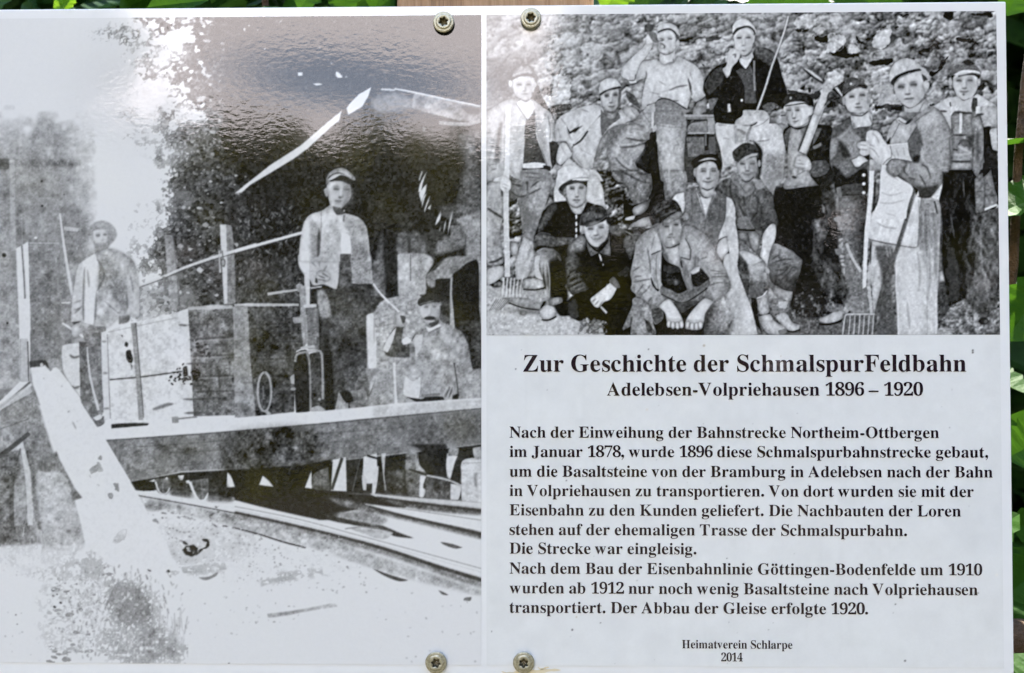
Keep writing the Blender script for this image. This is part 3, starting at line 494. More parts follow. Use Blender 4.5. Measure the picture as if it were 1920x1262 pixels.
    F(440,820,2.854); P([525,120,595,105,600,290,515,285],.80,sm=0,n=.03); S([575,110,520,280],16,.2); P([375,270,410,180,414,275],.82,sm=0); P([130,255,150,205,185,235,208,265],.82,sm=0); P([420,200,500,160,510,285,420,275],.36,tex=mot*1.6); S([675,100,630,290],6,.4,.7); L(.5,.6,4,[310,150,285,195],[220,230,230,245])
    # ---- ground and rails
    L5(); P([-420,590,100,590,230,560,330,600,300,700,60,660,-420,680],.70,al=0); P([735,330,1370,440,1320,470,1100,400,930,380,780,390], .52, tex=mot*1.4, soft=2); P([715,285,900,310,1100,345,1370,395,1370,420,1100,372,900,335,715,303], .82, sm=0, n=.02); S([715,308,900,340,1100,376,1370,428],7,.22,.9); S([1250,470,1370,505],9,.78); S([1250,480,1370,518],5,.2,.9)
    L6(); P([0,372,340,440,620,515,900,590,1322,705,1322,760,1100,690,800,590,500,510,220,445,0,398], .83, sm=0, n=.015); P([0,398,220,445,500,512,800,592,1100,692,1322,758,1322,805,1200,770,900,660,620,580,420,545,200,500,0,430], .50, tex=mot*1.6, soft=2.5); S([0,402,220,450,500,516,800,596,1100,696,1322,764],(12,20),.16,.9,soft=.8); P([0,430,220,490,330,530,500,560,420,580,200,540,0,480],.74,al=.7,n=.05,soft=2); S([0,485,120,515,260,560,380,590],(7,9),.16,.95)
    P([500,320,700,355,1000,430,1322,510,1322,545,1100,490,900,440,760,410,640,385,540,350], .40, tex=mot*1.8, soft=2); P([690,355,900,380,1322,440,1322,500,1000,440,800,395], .83, sm=0, n=.02); S([720,370,900,420,1322,518],(12,16),.18,.95,soft=.8); P([720,300,1000,325,1322,350,1322,385,1000,355,760,320],.78,al=.95,n=.03); P([780,330,1000,350,1322,385,1322,415,1100,400,900,370],.36,tex=mot*1.8,soft=2); S([760,320,1000,355,1322,392],(10,14),.15,.9,soft=.8); P([480,410,620,440,780,470,880,510,960,540,860,530,780,500,640,470,500,440], .18, tex=mot, soft=.8); P([560,400,720,400,820,440,780,470,640,445,520,420],.52,al=.9,tex=mot*1.6,soft=2); P([600,480,760,490,850,510,800,545,700,520],.66,tex=mot,soft=1); S([590,490,680,480,770,485],5,.5); P([1100,560,1160,570,1220,590,1180,595,1120,575],.3); P([735,700,830,735,930,765,880,770,800,740],.22,soft=.6); P([1090,818,1120,830,1145,845,1110,840],.3); P([1230,860,1268,855,1260,875,1225,872],.4)
    P([175,945,300,930,440,905,530,890,550,905,420,925,290,950,180,965], .58, al=.9, tex=mot*1.5, soft=.8); P([140,770,300,745,340,760,200,780,140,800],.66,al=.8,tex=mot*1.6,soft=1)
    # scattered stones on the pale ground
    px()
    for (x0, x1, y0, y1, k, lo) in ((455, 690, 1015, 1110, 150, .5), (270, 420, 950, 1010, 70, .35), (300, 480, 985, 1060, 110, .55), (430, 640, 1000, 1030, 60, .5), (0, 130, 1045, 1080, 40, .6), (80, 180, 1055, 1200, 110, .5), (700, 900, 1100, 1240, 26, .6), (440, 560, 1130, 1170, 20, .5), (350, 470, 1060, 1200, 26, .62), (0, 150, 1140, 1240, 26, .62)):
        for i in range(k):
            x = rng.uniform(x0, x1); y = rng.uniform(y0, y1); w_ = rng.uniform(2, 7); h_ = rng.uniform(-2.5, 3)
            P([x, y, x + w_ * .5, y - 1 - rng.random(), x + w_, y + h_, x + w_ * .4, y + 1.5 + h_ * .6], rng.uniform(lo, .76), n=0, sm=0, soft=.4, al=.85)
    P([300,990,420,985,480,1000,470,1040,330,1060,300,1030],.72,al=.35,tex=mot*2.4,rg=8)
    P([340,1064,420,1055,425,1068,345,1075],.68,al=.8,tex=mot); P([372,1083,410,1072,405,1080,385,1088],.5); P([376,1070,400,1062,412,1066,395,1080,375,1082],.84)
    T(240,840); P([610,1150,660,1100,740,1090,790,1130,770,1200,720,1225,650,1205],.12,n=.02,sm=0,soft=.8); P([575,1035,640,1050,680,1090,650,1090,590,1060],.12); P([830,1030,890,1025,920,1080,900,1120,840,1150,800,1190,760,1215,780,1160,870,1110,890,1060,850,1050],.12); P([905,770,950,730,980,735,930,775],.1); P([1070,870,1130,880,1100,890,1065,885],.1); P([1000,715,1025,715,1020,740],.1); P([920,830,960,860,1000,890,980,870],.2); P([1080,720,1130,760,1150,780,1110,790],.35,tex=mot); E(268,1088,10,14,.1); E(168,1162,9,10,.3); L(.25,.9,11,[370,730,420,735],[480,725,520,738],[450,705,465,715],[940,850,1010,895],[1190,860,1240,830],[1175,890,1190,910]); P([260,820,310,795,350,840,270,830],.55); P([600,770,680,775,730,820,640,790],.55,al=.8)
    L5(); 
    for q in ((283,818,9),(285,848,6),(305,840,5),(325,885,7),(292,908,8),(800,708,12),(900,716,11),(565,810,5),(240,310,5),(295,297,4),(85,950,4),(1225,1210,4),(92,1000,3)): E(q[0],q[1],q[2],q[2]*.7,.1,rot=.6)
    # bottom left weeds
    for i in range(520):
        t_ = rng.random(); x = 150 + 165 * t_ + rng.normal(0, 26); y = 1075 + 150 * rng.random() + rng.normal(0, 12) + t_ * 10
        if y > 1240 or x > 352: continue
        px(); S([x, y, x + rng.normal(0, 3), y - rng.uniform(3, 10)], rng.uniform(1.2, 3), rng.uniform(.4, .72), .7, .6)
    L5(); P([580,800,680,770,780,830,830,960,800,1000,700,1010,620,1000,570,900],.50,al=.75,tex=mot*2.2,rg=8); P([440,640,540,660,560,740,480,760,420,720],.62,al=.6,tex=mot*2.4,rg=6); P([700,1000,860,1010,980,1100,990,1200,900,1210,880,1150,840,1210,620,1200,600,1120,720,1090],.58,al=.75,tex=mot*2.2,rg=9)
    for i in range(60): x = rng.uniform(240, 560); y = rng.uniform(650, 1200); P([x, y, x + rng.uniform(10, 40), y - rng.uniform(3, 14), x + rng.uniform(20, 60), y + rng.uniform(-5, 8), x + rng.uniform(10, 30), y + rng.uniform(4, 14)], rng.uniform(.5, .72), rg=1, n=0)
    for i in range(30): x = 830 + rng.uniform(0, 160); y = rng.uniform(1000, 1200); S([x, y, x + rng.normal(4, 8), y - rng.uniform(50, 130)], rng.uniform(3, 6), rng.uniform(.55, .7), .7)
    L6(); S([0,370,340,438,620,513,900,588,1322,703],5,.5,.7); S([690,352,900,382,1322,444],5,.5,.7); S([760,300,1000,322,1322,350],4,.5,.6); S([0,385,340,455,620,530,900,606,1322,722],3,.68,.6)
    # wheels in the shade of the beam
    T(240,840); E(390,455,70,62,.34,tex=mot*1.5); S([312,380,340,470,380,515,430,510,470,450],(20,13),.80); E(830,470,70,95,.36,tex=mot*1.8,rot=-.2); S([700,385,735,480,800,588,858,585,900,510],(30,16),.82); L(.55,.8,10,[830,380,835,560],[770,440,890,480],[390,400,395,500])
    # ---- second pass on the ground: broken flecks, weeds, rail shadows
    px(); c.TX([200,1075,262,1080,300,1120,310,1180,345,1215,350,1244,200,1244,170,1190,215,1150,190,1100],.58,-.05,9); c.TX([140,1020,210,1040,215,1090,150,1100,60,1090,20,1060],.62,-.25,9); c.TX([70,1090,200,1090,210,1210,120,1230,60,1200],.62,-.55,10); c.TX([-100,1030,120,1020,140,1060,-100,1075],.60,.0,9); c.TX([205,1090,270,1100,290,1170,230,1190],.44,-.15,9,.8)
    c.TX([275,965,420,960,480,995,440,1010,300,1000],.66,-.6,7,.8); c.TX([310,1005,470,1010,560,1030,480,1050,330,1060],.68,-.4,8,.8); c.TX([445,1010,680,1045,700,1075,560,1100,440,1110,400,1080],.70,-.7,10,.8); c.TX([300,1065,430,1058,430,1075,310,1082],.62,.1,5); c.TX([480,1080,600,1060,620,1080,490,1100],.6,-.05,5)
    P([262,930,440,965,600,1008,760,1060,903,1108,903,1118,740,1078,580,1026,420,982,262,944],.62,al=.6,tex=mot*2.5,soft=2.5)
    for q in ((1395,760,9),(390,975,8)): pass
    # ---- timber ramp and its braces, far left
    px(); P([-140,745,30,728,60,725,105,860,150,935,155,1000,150,1020,60,1020,-140,1040], .52, tex=mot*1.4, soft=1.5); P([-140,905,25,870,60,1020,-140,1040],.42,al=.8,tex=mot*1.8,soft=3); P([62,930,120,880,160,1000,150,1030,85,1030],.72,al=.8,tex=mot*1.3,soft=3)
    for i in range(240): x=rng.uniform(-140,150); y=rng.uniform(960,1045); S([x,y,x+rng.normal(0,4),y-rng.uniform(6,22)],rng.uniform(1,2.4),rng.uniform(.55,.82),.7)
    L5(); P([-400,560,60,580,260,600,380,590,440,560,300,700,-400,720],.83,al=.6,soft=4,n=.04); P([48,75,120,8,168,190,178,300,176,470,150,470,140,300,112,70],.76,n=.05,sm=0); P([75,190,110,80,135,220,130,450,75,480],.60,tex=mot*1.2); S([110,60,75,200,72,480],8,.3,.8); P([120,10,165,200,170,300,200,480,240,500,200,200,150,40],.42,al=.8,tex=mot*1.4,soft=1); P([0,80,95,70,110,180,70,260,60,560,-380,560,-380,120],.36,al=.75,tex=mot*2,soft=2); P([190,180,340,180,400,330,440,500,480,560,300,600,240,540,200,320],.70,tex=mot*1.4,al=.85,soft=2); P([200,140,330,60,400,220,450,320,390,340,340,200,210,180],.46,tex=mot*1.5,soft=1.5)
    px(); P([36,600,56,640,56,715,60,722,0,770,-140,870,-140,830,0,752,38,715], .82, sm=0, n=.02); P([30,466,53,453,57,600,56,715,38,720,36,620], .82, sm=0, n=.02); P([37,636,52,636,56,715,38,716],.70,n=.04); S([52,640,54,715],2,.25,.9); S([38,636,38,715],1.5,.5,.8); S([41,460,45,520,47,560],3,.35,.8); S([57,716,0,764,-140,860],(4,5),.35,.9); P([55,722,60,735,30,752,0,770,-140,860,-140,850],.76,n=.03,al=.8); P([0,775,58,740,60,790,55,812,0,850,-140,930,-140,860], .56, tex=mot*1.3); S([0,805,55,785],2,.35,.7); S([55,812,0,855,-140,945],(8,10),.28,.9)
    P([55,678,85,676,92,690,57,690],.25,soft=.6); E(78,684,3,4,.75); P([57,689,80,687,84,684,95,697,100,690,105,688,112,694,124,710,150,745,152,755,185,805,200,828,258,925,285,975,310,1010,328,1060,300,1078,260,1060,200,1052,160,1020,152,985,140,938,155,934,140,915,112,862,62,722], .83, sm=0, n=.02, soft=.7)
    L5(); 
    for q in (([480,170,530,130,550,180,520,185,490,200],.62),([530,95,548,100,545,125,528,120],.6),([605,245,635,250,640,290,615,280],.55),([575,295,600,300,605,335,580,330],.6),([470,190,490,210,485,225],.7),([515,250,535,255,525,262],.7),([635,405,642,420,636,425],.7),([600,560,640,500,680,490,670,540,620,570],.74)): P(q[0],q[1],tex=mot,rg=1.3)
    L(.55,.8,5,[395,1120,410,1160]); T(0,640); L(.45,.85,9,[815,900,860,995],[490,410,495,425],[695,500,700,512],[760,800,785,785],[865,900,872,905])
    T(480,280); c.FC(905,450,1030,455,958,530,930,580,.9); T(670,480); P([705,575,760,580,850,575,900,600,905,680,850,670,790,670,740,690,712,650],.80,al=.7,soft=2,n=.02); P([1085,215,1150,160,1240,90,1335,45,1365,120,1370,560,1385,740,1250,715,1095,755,1075,500],.11,n=.03,soft=1); P([885,270,1050,260,1045,440,1040,700,945,640,945,520,930,440,880,430],.14,al=.7,n=.03,soft=1.5); c.FC(778,578,868,572,812,662,820,700,.7); P([745,705,790,682,850,682,888,702,850,716,780,716],.18,n=0,soft=.8); S([1062,250,1056,450,1075,620,1085,820],20,.66,.9); L3(); c.FC(525,118,566,115,548,145,545,170,.28)
    gl = np.exp(-(((X - 250) / 95) ** 2 + ((Y - 165) / 85) ** 2)); c.A -= .14 * gl * np.clip(c.A - .3, 0, 1)  # print whites toned down where the mirrored sky glares on them
    # film grain, print softness, faint stains
    c.A += (.016 * c.N[1.6] + .012 * c.fbm(3, 6)) * np.clip((.82 - c.A) * 4, .12, 1)
    c.A = np.minimum(c.A, .835); c.A = blur(c.A, .4); c.crisp(.25, 2.2); c.A = np.minimum(c.A, .84)
    return c
def paint_group():
    """tones of the group photograph: fifteen quarry workers before a rubble face"""
    c = Canvas(900, 8, 990, 636, 11)
    F, P, S, E, L = c.F, c.P, c.S, c.E, c.L
    rk = c.rocks(7) * .42 + c.rocks(15) * .55 + c.rocks(34) * .45
    g1 = np.clip(.55 + .5 * c.N[40], .1, 1.2); g2 = np.clip(.6 - .5 * c.N[40][::-1, ::-1], .1, 1.2)
    rk = rk * 0 + c.rocks(6) * .34 * g1 + c.rocks(13) * .6 * g2 + c.rocks(26) * .5 + c.rocks(48) * .5 - .20 * np.clip(c.N[14] + .6 * c.N[6] - 1.1, 0, 1) + .03 * c.N[3] + .03 * c.N[6]
    rk = blur(rk, 1.0)
    yy, xx = np.mgrid[0:c.h, 0:c.w].astype(np.float32)
    u = xx / c.w; v = yy / c.h
    c.A[:] = .61 - .07 * u - .04 * v + rk * (.72 + .25 * u) + .03 * c.fbm(14, 40)
    Q = lambda: F(900, 0, 3.712)
    Q2 = lambda: F(1400, 0, 3.692)
    Q3 = lambda: F(900, 320, 3.712)
    Q4 = lambda: F(1400, 320, 3.692)
    T = lambda x, y: F(x, y)
    # ---- wall: big stones and holes
    T(1380, 0)
    P([640,320,700,330,790,335,830,320,790,355,700,365], .16, rg=1.6); P([660,240,740,165,900,165,890,290,820,310,760,330,690,310], .74, r=.08, oc=.3, rg=1.4, tex=rk*.55)
    P([840,360,900,400,980,420,1045,390,1035,500,990,480,930,470,890,440], .15, rg=1.6); P([870,320,940,280,1000,310,960,390,900,380], .72, r=.08, oc=.3, rg=1.4, tex=rk*.55)
    P([1030,600,1180,560,1240,470,1260,600,1390,590,1390,640,1190,650], .15, rg=1.6)
    P([1035,370,1220,405,1238,470,1150,570,1010,595,1030,500], .77, r=.08, oc=.3, rg=1.4, tex=rk*.55)
    P([1345,400,1380,420,1445,490,1400,500,1360,470], .16, rg=1.6); P([1245,500,1330,490,1395,560,1360,605,1260,590], .70, r=.08, oc=.3, rg=1.4, tex=rk*.55); P([1270,380,1350,400,1340,480,1280,490], .66, r=.08, oc=.3, rg=1.4, tex=rk*.55)
    P([800,640,900,620,980,650,900,670,880,740,820,760], .70, r=.08, oc=.3, rg=1.4, tex=rk*.55); P([490,690,640,730,620,790,530,860], .70, r=.08, oc=.3, rg=1.4, tex=rk*.55)
    P([990,870,1090,795,1170,775,1220,830,1200,920,1100,985,1020,950], .73, r=.08, oc=.3, rg=1.4, tex=rk*.55); P([1110,980,1200,930,1240,880,1210,1000,1190,1080], .2, rg=1.6)
    P([1060,150,1190,170,1180,300,1080,330,1060,240], .72, r=.08, oc=.3, rg=1.4, tex=rk*.55); P([300,190,370,220,460,200,430,250,350,250], .38, al=.8)
    P([720,1000,790,940,760,1020], .18, rg=1.6); P([640,980,690,960,660,1010], .2, rg=1.6); P([810,1060,830,940,850,1050], .2, rg=1.6); P([1160,680,1240,770,1190,720], .2, al=.7)
    P([570,1040,600,1020,800,1050,860,1060,960,1010,940,1110,860,1120], .25, rg=1.6)
    T(1630, 0)
    P([230,265,250,380,180,540,90,545,10,520,60,410,100,340,180,310], .78, r=.08, oc=.3, rg=1.4, tex=rk*.55); P([240,290,335,300,310,350], .22, rg=1.6); P([250,380,310,410,290,450,230,500], .25, al=.8)
    P([0,690,150,670,265,650,270,700,190,730,20,735], .15, rg=1.6); P([40,590,180,580,190,650,60,660], .72, r=.08, oc=.3, rg=1.4, tex=rk*.55); P([330,170,440,160,440,185,360,190], .16, rg=1.6)
    P([560,580,720,500,745,485,690,570,640,590], .16, rg=1.6); P([440,650,480,560,560,590,590,700,520,670], .62, r=.08, oc=.3, rg=1.4, tex=rk*.55); P([570,610,800,640,800,760,690,800,600,760], .5, r=.08, oc=.3, rg=1.4, tex=rk*.55, n=.08)
    P([800,690,860,650,905,600,850,720,790,800,690,865,665,810,775,785], .12, rg=1.6); P([820,180,870,140,955,125,930,225,880,210], .12, rg=1.6); P([950,130,1040,130,1000,200,950,205], .72, r=.08, oc=.3, rg=1.4, tex=rk*.55)
    P([970,430,1090,425,1210,470,1240,520,1200,510,1150,490,1010,460], .14, rg=1.6); P([1000,350,1180,310,1190,380,1120,420,1010,405], .55, r=.08, oc=.3, rg=1.4, tex=rk*.55)
    P([1120,160,1230,150,1350,130,1400,190,1250,185], .16, rg=1.6); P([1190,180,1330,175,1320,260,1200,280], .5, al=.6, r=.08, oc=.3, rg=1.4, tex=rk*.55)
    P([1000,490,1105,500,1130,620,1040,680,930,740,870,860,800,1000,745,985,850,740,930,590], .58, r=.08, oc=.3, rg=1.4, tex=rk*.55, n=.05)
    P([470,480,560,400,700,400,720,450,620,480,540,560], .68, al=.7, r=.08, oc=.3, rg=1.4, tex=rk*.55, n=.06); P([720,560,820,520,860,560,800,600], .5, al=.7, r=.08, oc=.3, rg=1.4, tex=rk*.55)
    P([60,1000,150,960,270,960,280,1100,360,1180,90,1200,100,1090], .68, al=.85, n=.07); P([60,1185,150,1170,250,1200,360,1185,390,1235,240,1245,140,1225,60,1262], .18, n=.06, rg=3, tex=rk*.4)
    P([1240,960,1310,960,1260,1010,1190,1020], .2, rg=1.6); P([680,1180,790,1130,700,1210], .2, rg=1.6)
    # left part of the face: pale and dark reflection tones painted in, then stones
    T(900, 0)
    P([60,180,1000,180,1150,500,900,760,560,700,60,680], .70, al=.35, soft=14, n=.02); P([70,690,300,680,560,720,600,800,380,900,330,1000,370,1060,300,1110,80,1150], .36, al=.75, soft=5, n=.1, nk=(3,6))
    P([840,850,1020,850,1020,1100,990,1190,810,1200,760,1240,700,1120,690,1040,810,1080], .80, al=.95, soft=2, n=.04, r=.08, oc=.3, rg=1.4, tex=rk*.55)
    P([590,990,660,970,700,1100,760,1230,700,1215,610,1130,580,1090], .26, n=.09); P([800,1190,1020,1170,1040,1220,900,1262,820,1250], .32, n=.12, nk=(3,))
    P([1020,960,1060,980,1090,1080,1130,1040,1110,1120,1050,1100], .3, al=.55, rg=3, tex=rk*.5); P([1150,1060,1240,1020,1300,1060,1330,1100,1200,1130], .34, al=.5, rg=4, tex=rk*.5); P([80,1060,220,1020,340,1040,260,1130,120,1180], .5, al=.5, n=.1)
    P([1150,900,1260,900,1240,1000,1170,980], .35, al=.6); P([500,450,540,560,420,620], .5, al=.4)
    T(1140, 0)
    P([1100,400,1280,420,1250,450,1100,470], .3, al=.8); P([1050,330,1190,320,1250,400,1060,420], .72, r=.08, oc=.3, rg=1.4, tex=rk*.55); P([1100,480,1260,450,1330,500,1300,640,1110,540], .70, al=.7, r=.08, oc=.3, rg=1.4, tex=rk*.55)
    P([1040,700,1100,740,1060,750], .25, rg=1.6); P([1140,860,1320,640,1320,760,1250,880,1100,900], .4, al=.8, n=.08); P([270,950,380,920,390,1120,330,1160,290,1060], .62, r=.08, oc=.3, rg=1.4, tex=rk*.55); P([200,1020,300,1080,370,1230,290,1180,220,1120], .3, al=.8, n=.09)
    P([110,320,210,300,230,370,120,350], .45, al=.6); P([40,520,120,500,130,560,50,550], .7, al=.8, r=.08, oc=.3, rg=1.4, tex=rk*.55)
    # ---- ground
    Q3(); c.rng
    P([45,800,300,780,600,840,640,1000,1000,1040,1856,1040,1856,1170,30,1170], .66, n=.07, soft=3); P([45,990,400,1000,640,1040,900,1090,900,1150,45,1150], .74, n=.10, al=.8, soft=4)
    Q4(); P([0,950,500,960,700,1000,820,980,820,1150,-20,1150], .40, n=.12, soft=3); P([1310,860,1800,840,1800,1160,1310,1160], .52, n=.12, nk=(3,6), soft=3, sm=0, tex=rk*.6); L(.35,.5,9,[1440,900,1560,890],[1350,1010,1450,1000],[1480,960,1560,950],[1340,1080,1420,1090],[1640,1100,1740,1080]); L(.75,.5,11,[1360,1040,1500,1035],[1500,1060,1640,1070],[1340,1110,1440,1115])
    # rubble between the legs
    Q3(); P([180,160,560,120,540,300,470,460,380,560,330,800,60,800,45,640,200,600], .45, n=.05, tex=rk * 1.0, soft=2); P([820,0,1010,0,1020,180,1200,240,1200,320,1130,420,1010,420,900,380,870,250], .34, n=.08, tex=rk * 1.25, soft=2)
    P([1000,180,1060,240,1200,200,1190,300,1060,350,1005,330], .12, n=.05)
    P([1060,270,1110,230,1190,200,1170,260,1130,300,1075,315], .62, r=.25); P([1010,330,1080,310,1070,340,1010,345], .7); P([1020,390,1130,330,1200,320,1200,380,1110,395], .68, r=.2); P([1000,410,1190,400,1180,440,1060,440], .2)
    # dark mass in the middle, behind the seated men
    Q(); P([1420,800,1640,760,1700,900,1660,1262,1420,1262], .30, n=.07); P([1430,890,1640,860,1650,930,1430,930], .42, n=.08); P([1440,950,1570,950,1565,1080,1450,1090], .46, n=.08); P([1580,940,1640,930,1640,1080,1590,1060], .4); P([1560,930,1590,930,1590,1080,1565,1080], .16)
    P([1080,950,1240,960,1250,1262,1080,1262,1060,1120], .15, n=.06)
    Q3(); P([1180,0,1270,0,1290,200,1330,260,1180,240], .14, n=.05)
    Q4(); P([160,120,560,80,620,300,650,700,700,860,560,1000,330,1000,300,800,380,620,190,500,210,360], .15, n=.07, soft=2)

    # ---- man in cardigan, far left
    Q3()
    P([45,110,150,40,200,60,170,160,165,310,140,420,165,600,160,650,45,660], .66, r=.16, n=.05); P([200,70,330,10,495,20,480,160,455,240,400,390,370,560,310,720,240,740,290,480,285,330,260,190,205,210], g=(230,0,.5,470,0,.70), n=.06, r=.12)
    P([270,185,310,180,330,260,420,330,370,480,330,420,300,330], .42, al=.6, soft=3); P([245,650,300,460,390,520,330,740,250,760], .70, n=.06, r=.1)
    L(.25,.75,9,[210,140,270,180,330,170],[215,90,300,110],[330,170,430,120],[350,120,420,60],[330,30,330,150],[210,60,250,80]); P([165,180,205,215,260,190,255,225,205,240], .2); L(.2,.8,12,[60,640,110,630,160,600],[50,260,110,300,160,330],[150,60,155,180])
    Q()
    P([45,800,95,745,215,685,260,700,370,690,430,740,495,790,522,870,530,990,505,1060,490,1190,462,1150,440,1120,300,1150,292,1245,265,1257,205,1220,140,1250,45,1262], .74, r=.14, rs=6, n=.04)
    P([320,840,375,760,388,800,388,930,435,1070,458,1145,300,1150,310,1000], g=(0,800,.44,0,1130,.30), n=.06); P([255,740,292,690,360,700,374,770,332,836,290,790], .84)
    P([480,980,528,990,560,1040,540,1110,500,1180], .25, n=.07); P([455,900,500,890,500,985,470,990], .82)
    S([150,850,128,950,120,1060,118,1130], (14,44), .24, .9, soft=2.5); S([380,800,400,930,440,1060,470,1150], 9, .3, .7); S([250,720,310,810,330,836], 8, .45,.7)
    S([395,760,405,920,455,1060,490,1170], 30, .70, .8); L(.42,.7,7,[60,1010,130,1030],[55,1060,125,1070],[60,1110,120,1100],[60,1150,125,1140],[470,800,490,900,485,980],[70,1190,120,1170])
    P([295,1140,380,1130,455,1140,455,1165,380,1172,300,1168], .84, n=.03); S([295,1178,380,1182,460,1170], 9, .2, .9); P([440,1150,492,1160,490,1190,450,1185], .2)
    P([285,1190,460,1180,500,1230,500,1262,215,1262,270,1250], .55, n=.05); L(.3,.6,7,[290,1200,420,1210],[300,1230,430,1240],[225,1240,290,1260])
    P([130,1150,190,1100,170,1230,140,1200], .70); P([110,1240,170,1230,205,1262,90,1262], .82)
    P([225,560,240,545,300,528,372,540,384,600,366,660,340,695,292,692,244,655], .84, r=.12, rs=4); E(211,580,13,22,.8); E(384,590,9,20,.72)
    P([214,560,224,505,262,470,330,455,372,480,380,538,332,525,272,530], .58, r=.15, n=.08); S([214,556,270,528,330,520,378,538], 9, .28); S([225,530,280,505,350,500], 9, .7,.8)
    L(.45,.7,8,[255,588,285,592],[320,590,350,588],[300,650,335,652]); L(.55,.7,8,[310,600,318,625,302,630]); S([290,695,320,705,345,690],9,.4,.8); P([360,640,420,660,490,775,430,735,372,690], .3, n=.08)
    S([195,740,190,1000,183,1262], 36, .85, n=.02); S([174,760,170,1000,166,1262], 4, .45,.6)
    Q3(); S([183,0,181,140], 40, .84, n=.02); S([181,140,184,400,190,600,190,740], 38, .78, n=.04); P([150,30,205,60,215,120,180,155,140,120], .82, r=.1); L(.5,.7,6,[160,90,200,110],[150,110,195,130])
    P([215,500,270,500,260,600,215,580], .75, r=.2); P([45,690,160,660,165,720,100,780,45,800], .74, r=.15); P([300,760,390,750,455,790,440,830,340,820,300,815], .74, r=.2,n=.06); S([300,825,380,830,455,815],10,.2)
    # fork tines
    for i in range(6): S([165+i*26,745,160+i*25,820,155+i*25,885], 9, .80); S([180+i*22,750,176+i*22,860], 5, .35, .6)
    for i in range(7): S([140-i*16+60,885,120-i*14+40,930,100-i*12+20,965], 8, .75); S([150-i*16+62,890,112-i*12+30,968], 5, .3, .6)
    P([150,885,260,885,350,895,380,925,460,905,465,925,420,965,330,955,240,920], .62, r=.12); S([200,920,300,955,410,970],9,.2); P([420,960,440,915,460,910,440,950], .15); E(300,990,26,18,.7,r=.2); P([250,965,420,975,420,1000,260,985],.4,al=.6,soft=2)

    # ---- man in pale jacket with light cap, leaning
    Q()
    P([525,870,560,810,690,750,790,730,850,745,870,790,960,780,1060,745,1105,790,1100,830,1020,850,930,920,870,1000,800,1090,780,1180,740,1190,690,1150,640,1090,640,1060,600,990,530,990], .78, r=.12, rs=6)
    P([840,760,890,800,960,780,975,820,900,880,850,950,838,880], .45, n=.05); P([850,950,930,880,1010,860,880,1010,800,1100,820,1020], .60, n=.05,r=.1); P([1000,740,1060,745,1110,790,1090,840,1040,820,1000,780], .74, r=.15)
    P([640,910,680,880,700,850,660,900,720,870,655,925], .25,soft=1); P([560,1000,610,1000,640,1050,640,1080,600,1120,560,1150,530,1110], .80, r=.1)
    P([600,870,625,915,690,880,680,900,620,935], .24); S([840,800,760,890,680,970,640,1030], 9, .42, .8); S([750,910,700,980,650,1010], 14, .25, .9); S([830,820,740,900,650,1000], 22, .80, .7)
    L(.5,.6,6,[540,880,560,960],[700,1040,780,1080],[660,1090,720,1160],[560,1010,600,1080]); S([600,990,640,1060],8,.4,.8); S([530,990,600,985],7,.4,.7)
    P([530,1240,570,1160,620,1100,690,1160,760,1190,800,1262,525,1262], .80, r=.08); P([760,1180,810,1190,860,1262,780,1262],.74)
    S([640,1262,690,1245,750,1245],7,.4)
    P([835,660,850,645,970,610,978,680,960,740,925,772,885,775,855,740], .78, r=.22, rs=4); P([828,655,828,610,845,570,890,545,940,550,975,585,985,605,920,612,870,635], .80, r=.1); S([835,660,880,632,980,606], 12, .24)
    P([968,620,982,640,972,720,958,740], .35); L(.22,.85,12,[868,672,892,668],[925,664,950,662]); L(.35,.8,9,[865,662,895,656],[922,652,955,650],[890,738,915,745,940,735]); S([908,670,904,715,920,720],10,.55,.7); P([870,770,920,780,960,770,940,820,900,830,872,800], .62, r=.15); S([880,775,920,785,955,765], 9, .35)

    # ---- man drinking, centre
    Q(); P([880,1050,900,1000,960,920,1080,830,1130,770,1225,700,1240,760,1220,860,1185,960,1130,1000,1150,1010,1140,1050,1080,1130,1100,1180,1060,1210,1170,1230,1160,1262,950,1262,900,1140], .64, r=.16, rs=6, n=.06)
    P([1215,690,1330,710,1430,790,1430,960,1420,1100,1425,1262,1265,1262,1240,1100,1222,950], .68, r=.16, rs=7, n=.05); P([1225,720,1340,720,1425,790,1430,880,1320,870,1225,850], .55, n=.06, al=.85, soft=1.5)
    Q3(); P([915,0,1180,0,1190,160,1075,245,1040,170,985,60], .52, r=.14, n=.07); P([1255,0,1430,0,1435,150,1330,200,1300,140,1270,60], .60, r=.12, n=.07)
    T(1140,200)
    L(.28,.75,16,[200,350,330,380,440,380],[140,460,280,450,430,410],[80,570,180,680,300,740],[300,720,380,760,450,750],[120,700,250,780,400,850,480,860]); L(.82,.6,14,[210,300,330,320],[130,430,300,420],[330,690,400,730,450,740],[230,740,340,740]); P([480,290,540,280,540,380,480,400,470,340], .15); P([440,380,550,400,560,700,590,800,500,740,460,760,330,670,320,620,400,490], .16, n=.06)
    P([330,440,420,420,400,500,330,640,250,600,160,540,260,520], .62, al=.6, soft=3, n=.06); P([280,1150,330,1110,430,1080,480,1030,460,1100,400,1180,290,1230], .66, r=.2); L(.4,.6,10,[560,600,600,660],[620,780,660,900],[700,720,690,850],[840,640,860,800],[770,380,800,430,760,430]); L(.80,.5,20,[700,300,720,500,760,620],[690,660,690,900])
    L(.42,.6,10,[380,60,470,180,500,240],[200,180,300,190,420,230],[260,240,400,270],[540,200,700,230,860,230]); S([505,0,505,120,500,240],26,.82,.8); P([500,240,540,200,545,260,510,290],.7)
    T(1140,0)
